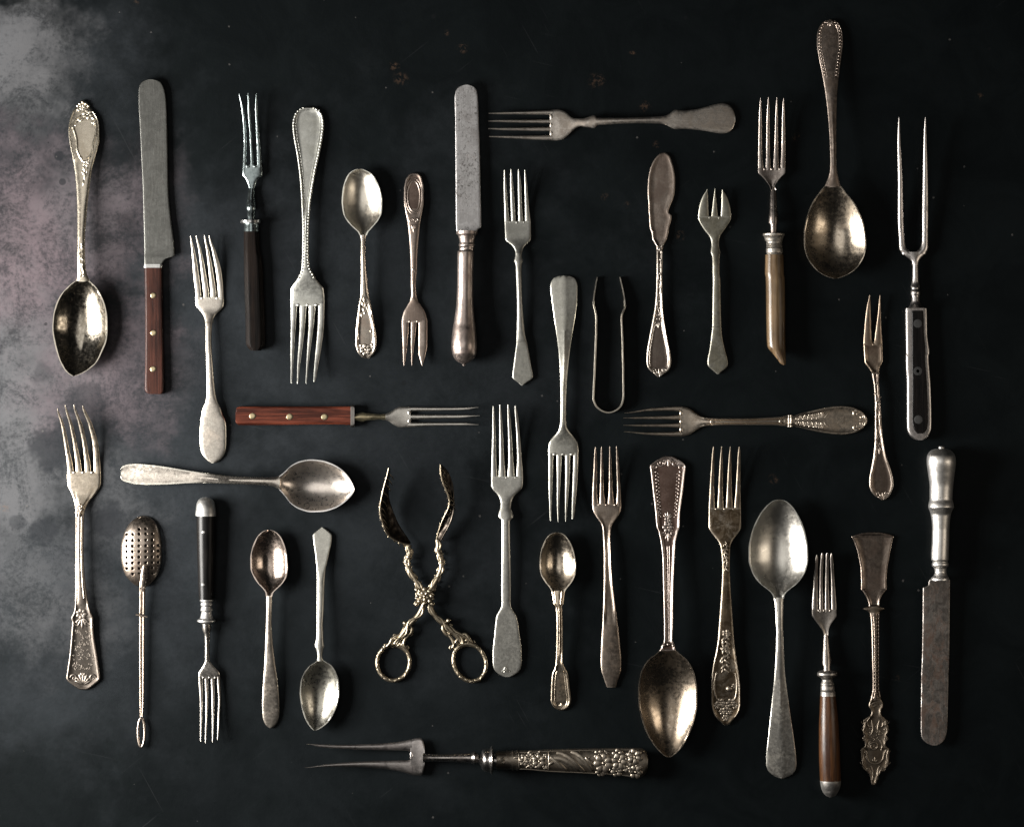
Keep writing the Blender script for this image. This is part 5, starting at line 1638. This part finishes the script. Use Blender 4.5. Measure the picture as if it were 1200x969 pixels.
# ---- 35 carving fork with floral handle, bottom
def tool_35():
    st = metal('dark_steel', (.46, .43, .41), (.24, .21, .20), .35, .32, axis='x')
    ns = metal('neck_steel', (.50, .47, .44), (.25, .22, .2), .35, .24, axis='x')
    m = metal('embossed_plate', (.37, .325, .265), (.155, .125, .095), .5, .34, axis='x')
    t = Tool('carving_fork', 'long two-pronged carving fork lying crossways at the bottom with embossed flower handle', 'fork', FORKS, 357, 758, 887, [(0, 17), (.12, 13), (.25, 10), (.33, 9), (.37, 12), (.5, 15), (1, 16)], axis='x')
    hd = t.bar('yoke', O.h((857, 642, 800), (878, 636, 803), (900, 634, 804), (908, 636, 803), (914, 642, 797), (918, 655, 782), (922, 672, 768)), 'low', [(0, 5), (1, 6)], st)
    t.tines([O.h((390, 657, 660), (450, 660, 673), (550, 663, 682), (700, 660, 689), (800, 652, 691), (840, 645, 693), (860, 641, 696)), O.h((385, 763, 766), (480, 750, 763), (600, 741, 764), (700, 737, 771), (800, 736, 784), (840, 735, 794), (860, 733, 800))], st, hd, thick=4.5, tip_th=1.6, into=1)
    mid = 12
    rnd = lambda rows: (lambda a: mid + np.interp(a, [r[0] for r in rows], [(r[2] - r[1]) / 2 for r in rows]))
    nk = [(496, 880, 891.5), (501, 881.5, 891), (515, 881.5, 890.5), (535, 881, 891), (552, 880, 892), (556, 878, 894), (560, 881, 892), (562, 885, 891)]
    nk = [(a, 886.3 - (c - b) / 2, 886.3 + (c - b) / 2) for a, b, c in nk]
    t.bar('neck', nk, 'round', 'width', ns, zfun=rnd(nk))
    co = SS.h((0, 512, 540), (12, 498, 548), (28, 465, 580), (40, 460, 586), (70, 456, 592), (76, 442, 600), (82, 440, 601), (87, 455, 590), (92, 480, 570), (105, 482, 572))
    t.bar('collar', co, 'round', 'width', ns, zfun=rnd(co), step=.8)
    ha = SS.h((98, 482, 568), (108, 472, 575), (160, 471, 577), (165, 468, 580), (172, 471, 577), (190, 471, 578), (196, 467, 582), (205, 471, 578), (216, 470, 579), (222, 466, 583), (232, 470, 579), (250, 470, 578), (400, 463, 590), (600, 458, 599), (800, 455, 611), (895, 455, 621), (920, 457, 617), (937, 464, 604), (946, 476, 590), (952, 495, 570))
    h = t.bar('handle', ha, 'low', 19, m, zfun=lambda a: np.interp(a, [580, 620, 750], [20, 21, 22]), step=1.2)
    r = Relief(t)
    p = SS.pt
    # flowers at the end
    for x, y, s, n in ((705, 535, 11, 7), (795, 525, 9.5, 6), (880, 500, 9, 6), (885, 585, 8, 6), (780, 580, 7, 6), (690, 585, 6, 6), (680, 490, 6, 5), (785, 487, 6.5, 5), (840, 555, 6.5, 5)):
        r.flower(*p(x, y), s, n, rot=x)
    for c in (((440, 480), (480, 490), (530, 520), (570, 560), (600, 585)), ((520, 475), (560, 490), (600, 525), (640, 575)), ((405, 500), (440, 530), (475, 560), (500, 580))):
        r.stroke([p(*q) for q in c], 3.0, flat=.5)
    for c in (((420, 510), (470, 515), (520, 540), (560, 575)),):
        r.stroke([p(*q) for q in c], 3.4, flat=.4)
    r.leaf(*p(600, 500), .8, 15, 5)
    r.leaf(*p(395, 545), -.5, 9, 4)
    for x, y, s in ((345, 525, 8), (300, 505, 4.5), (300, 545, 4.5), (262, 525, 6), (380, 500, 3.4), (380, 555, 3.4)):
        r.flower(*p(x, y), s, 6, rot=x)
    for x in (270, 320):
        r.stroke([p(x, 490), p(x + 22, 498), p(x + 38, 488)], 1.2)
        r.stroke([p(x, 560), p(x + 22, 552), p(x + 38, 562)], 1.2)
    r.sprays(p(150, 0)[0], 5, 1.2, 7, 2.4, -1)
    random.seed(35)
    for i in range(60):                                  # small leaves that fill the ground between the flowers
        a = random.choice((random.uniform(p(240, 0)[0], p(400, 0)[0]), random.uniform(p(620, 0)[0], p(905, 0)[0]), random.uniform(p(640, 0)[0], p(905, 0)[0])))
        x, y = t.at(a, random.uniform(-.62, .62))
        r.leaf(x, y, random.uniform(0, 6.28), random.uniform(5, 10), random.uniform(2.2, 3.6), .4)
    r.edge(p(235, 0)[0], p(900, 0)[0], 1.6, .9, n=60)
    for x in (232, 398):
        r.stroke([t.at(p(x, 0)[0], b) for b in (-.85, 0, .85)], .8, taper=False)
    r.done('embossed_flowers', m, h)


# ---- 36 crossways fork at the right with leafy oval end
def tool_36():
    m = metal('champagne_plate', (.76, .67, .56), (.35, .285, .22), .42, .32, axis='x')
    t = Tool('dinner_fork', 'warm brown fork lying crossways at the right with leafy engraved oval end', 'fork', FORKS, 730, 1016, 493, FZX, axis='x')
    rows = H.h((298, 684, 819), (318, 686, 817), (340, 694, 810), (362, 709, 797), (382, 723, 784), (402, 731, 775), (430, 735, 771), (450, 736, 770), (600, 737, 768), (700, 733, 768), (780, 725, 774), (787, 720, 778), (803, 720, 778), (809, 724, 774), (850, 712, 783), (900, 700, 795)) + K.h((194, 298, 419), (230, 294, 423), (260, 293, 424), (305, 299, 418), (335, 311, 406), (355, 326, 391), (367, 342, 375), (373, 352, 365))
    hd, h = t.bars([('head', 0, 836), ('handle', 836, 1100)], rows, [(810, 'low'), (840, 'thread'), (915, 'thread'), (930, 'frame'), (1010, 'frame')], FT, m)
    t.tines([H.h((48, 711, 714), (150, 694, 705), (250, 685, 702), (300, 683, 705)), H.h((42, 734, 737), (150, 729, 740), (250, 726, 742), (300, 723, 744)), H.h((42, 767, 770), (150, 764, 775), (250, 762, 777), (300, 759, 780)), H.h((45, 796, 799), (150, 801, 812), (250, 800, 817), (300, 797, 819))], m, hd)
    r = Relief(t)
    x0 = 720
    ax = lambda x: H.pt(x, 0)[0]
    r.stroke([H.pt(790, 724), H.pt(790, 776)], 1.0, taper=False)
    r.stroke([H.pt(800, 724), H.pt(800, 776)], 1.0, taper=False)
    for i, x in enumerate((825, 845, 865, 885, 905, 925, 940)):
        s = 1 + .16 * i
        xx = ax(x)
        for b in (1, -1):
            px, py = t.at(xx, .42 * b)
            r.flower(px, py, 1.9 * s, 5, rot=i)
            px, py = t.at(xx + 2, .12 * b)
            r.leaf(px, py, b * .9, 4.4 * s, 1.7)
    r.stroke([t.at(a, 0) for a in np.linspace(ax(815), ax(945), 8)], .7)
    kx = lambda x: K.pt(x, 0)[0]
    r.scrolls(kx(320), .55, 4.5, 1, 0, 1.0)
    r.scrolls(kx(345), .4, 3, -1, 2, .9)
    r.sprays(kx(368), 5, 1.2, 10, 2.4, -1)
    r.pair([(kx(300), .74), (kx(320), .7), (kx(345), .62)], .9)
    for x in (745, 765):
        r.sprays(ax(x), 3, .7, 5, 1.6, 1)
    r.sprays(ax(432), 3, .5, 7, 2.2, 1)
    r.done('leaf_ornament', m, h)


# ---- 37 crossways fork with red riveted wooden handle
def tool_37():
    st = metal('grey_bright_steel', (.72, .69, .63), (.38, .34, .30), .3, .32, axis='x')
    br = metal('brassy_neck', (.82, .72, .48), (.46, .37, .22), .3, .34, axis='x')
    wd = wood('red_wood', (.115, .028, .016), (.24, .062, .034), .3, axis='x')
    t = Tool('table_fork', 'three-tined fork lying crossways with red wooden handle and three brass rivets', 'fork', FORKS, 562, 276, 487, [(0, 12), (.14, 8), (.3, 7), (.38, 8.5), (.45, 11), (.52, 12), (1, 12)], axis='x')
    h = t.bar('handle', D.h((66, 705, 755), (70, 690, 762), (82, 684, 768), (100, 682, 768), (300, 683, 767), (500, 683, 765), (588, 682, 767)), 'slab', 11.5, wd, zfun=lambda a: np.full(np.shape(a), 12.))
    for q in ((143, 727), (311, 730), (469, 731)):
        t.rivet(*D.pt(*q), 3.7, RIVET_BRASS, h)
    t.bar('bolster', D.h((587, 678, 776), (590, 676, 778), (600, 676, 778), (604, 680, 774)), 'slab', 12.5, metal('dark_bolster', (.30, .28, .26), (.16, .14, .13), .3, .3), zfun=lambda a: np.full(np.shape(a), 13.2))
    t.bar('neck', D.h((600, 724, 746), (618, 715, 749), (635, 709, 752), (645, 709, 752), (652, 713, 748), (690, 716, 744), (725, 719, 742), (740, 717, 745), (748, 718, 744), (758, 728, 735)), 'round', 'width', br)
    hd = t.bar('head', D.h((744, 717, 745), (760, 711, 752), (778, 700, 765), (793, 690, 774), (803, 686, 778), (808, 684, 779), (857, 685, 777)), 'low', [(0, 3), (.3, 3.4), (.45, 6)], st)
    off = 930.2
    tn = []
    for a0, seq in (((686, 704), ((100, 688, 702), (180, 688, 699), (233, 686, 689))), ((720, 741), ((0, 721, 739), (150, 722, 736), (238, 724, 727))), ((756, 777), ((0, 757, 772), (150, 757, 770), (233, 764, 767)))):
        tn.append(D.h((854, *a0),) + F.h(*seq))
    t.tines(tn, st, hd)


for fn in (tool_01, tool_02, tool_03, tool_04, tool_05, tool_06, tool_07, tool_08, tool_09, tool_10, tool_11, tool_12, tool_13, tool_14,
           tool_15, tool_16, tool_17, tool_18, tool_19, tool_20, tool_21, tool_22, tool_23, tool_24, tool_25, tool_26, tool_27, tool_28,
           tool_29, tool_30, tool_31, tool_32, tool_33, tool_34, tool_35, tool_36, tool_37):
    fn()
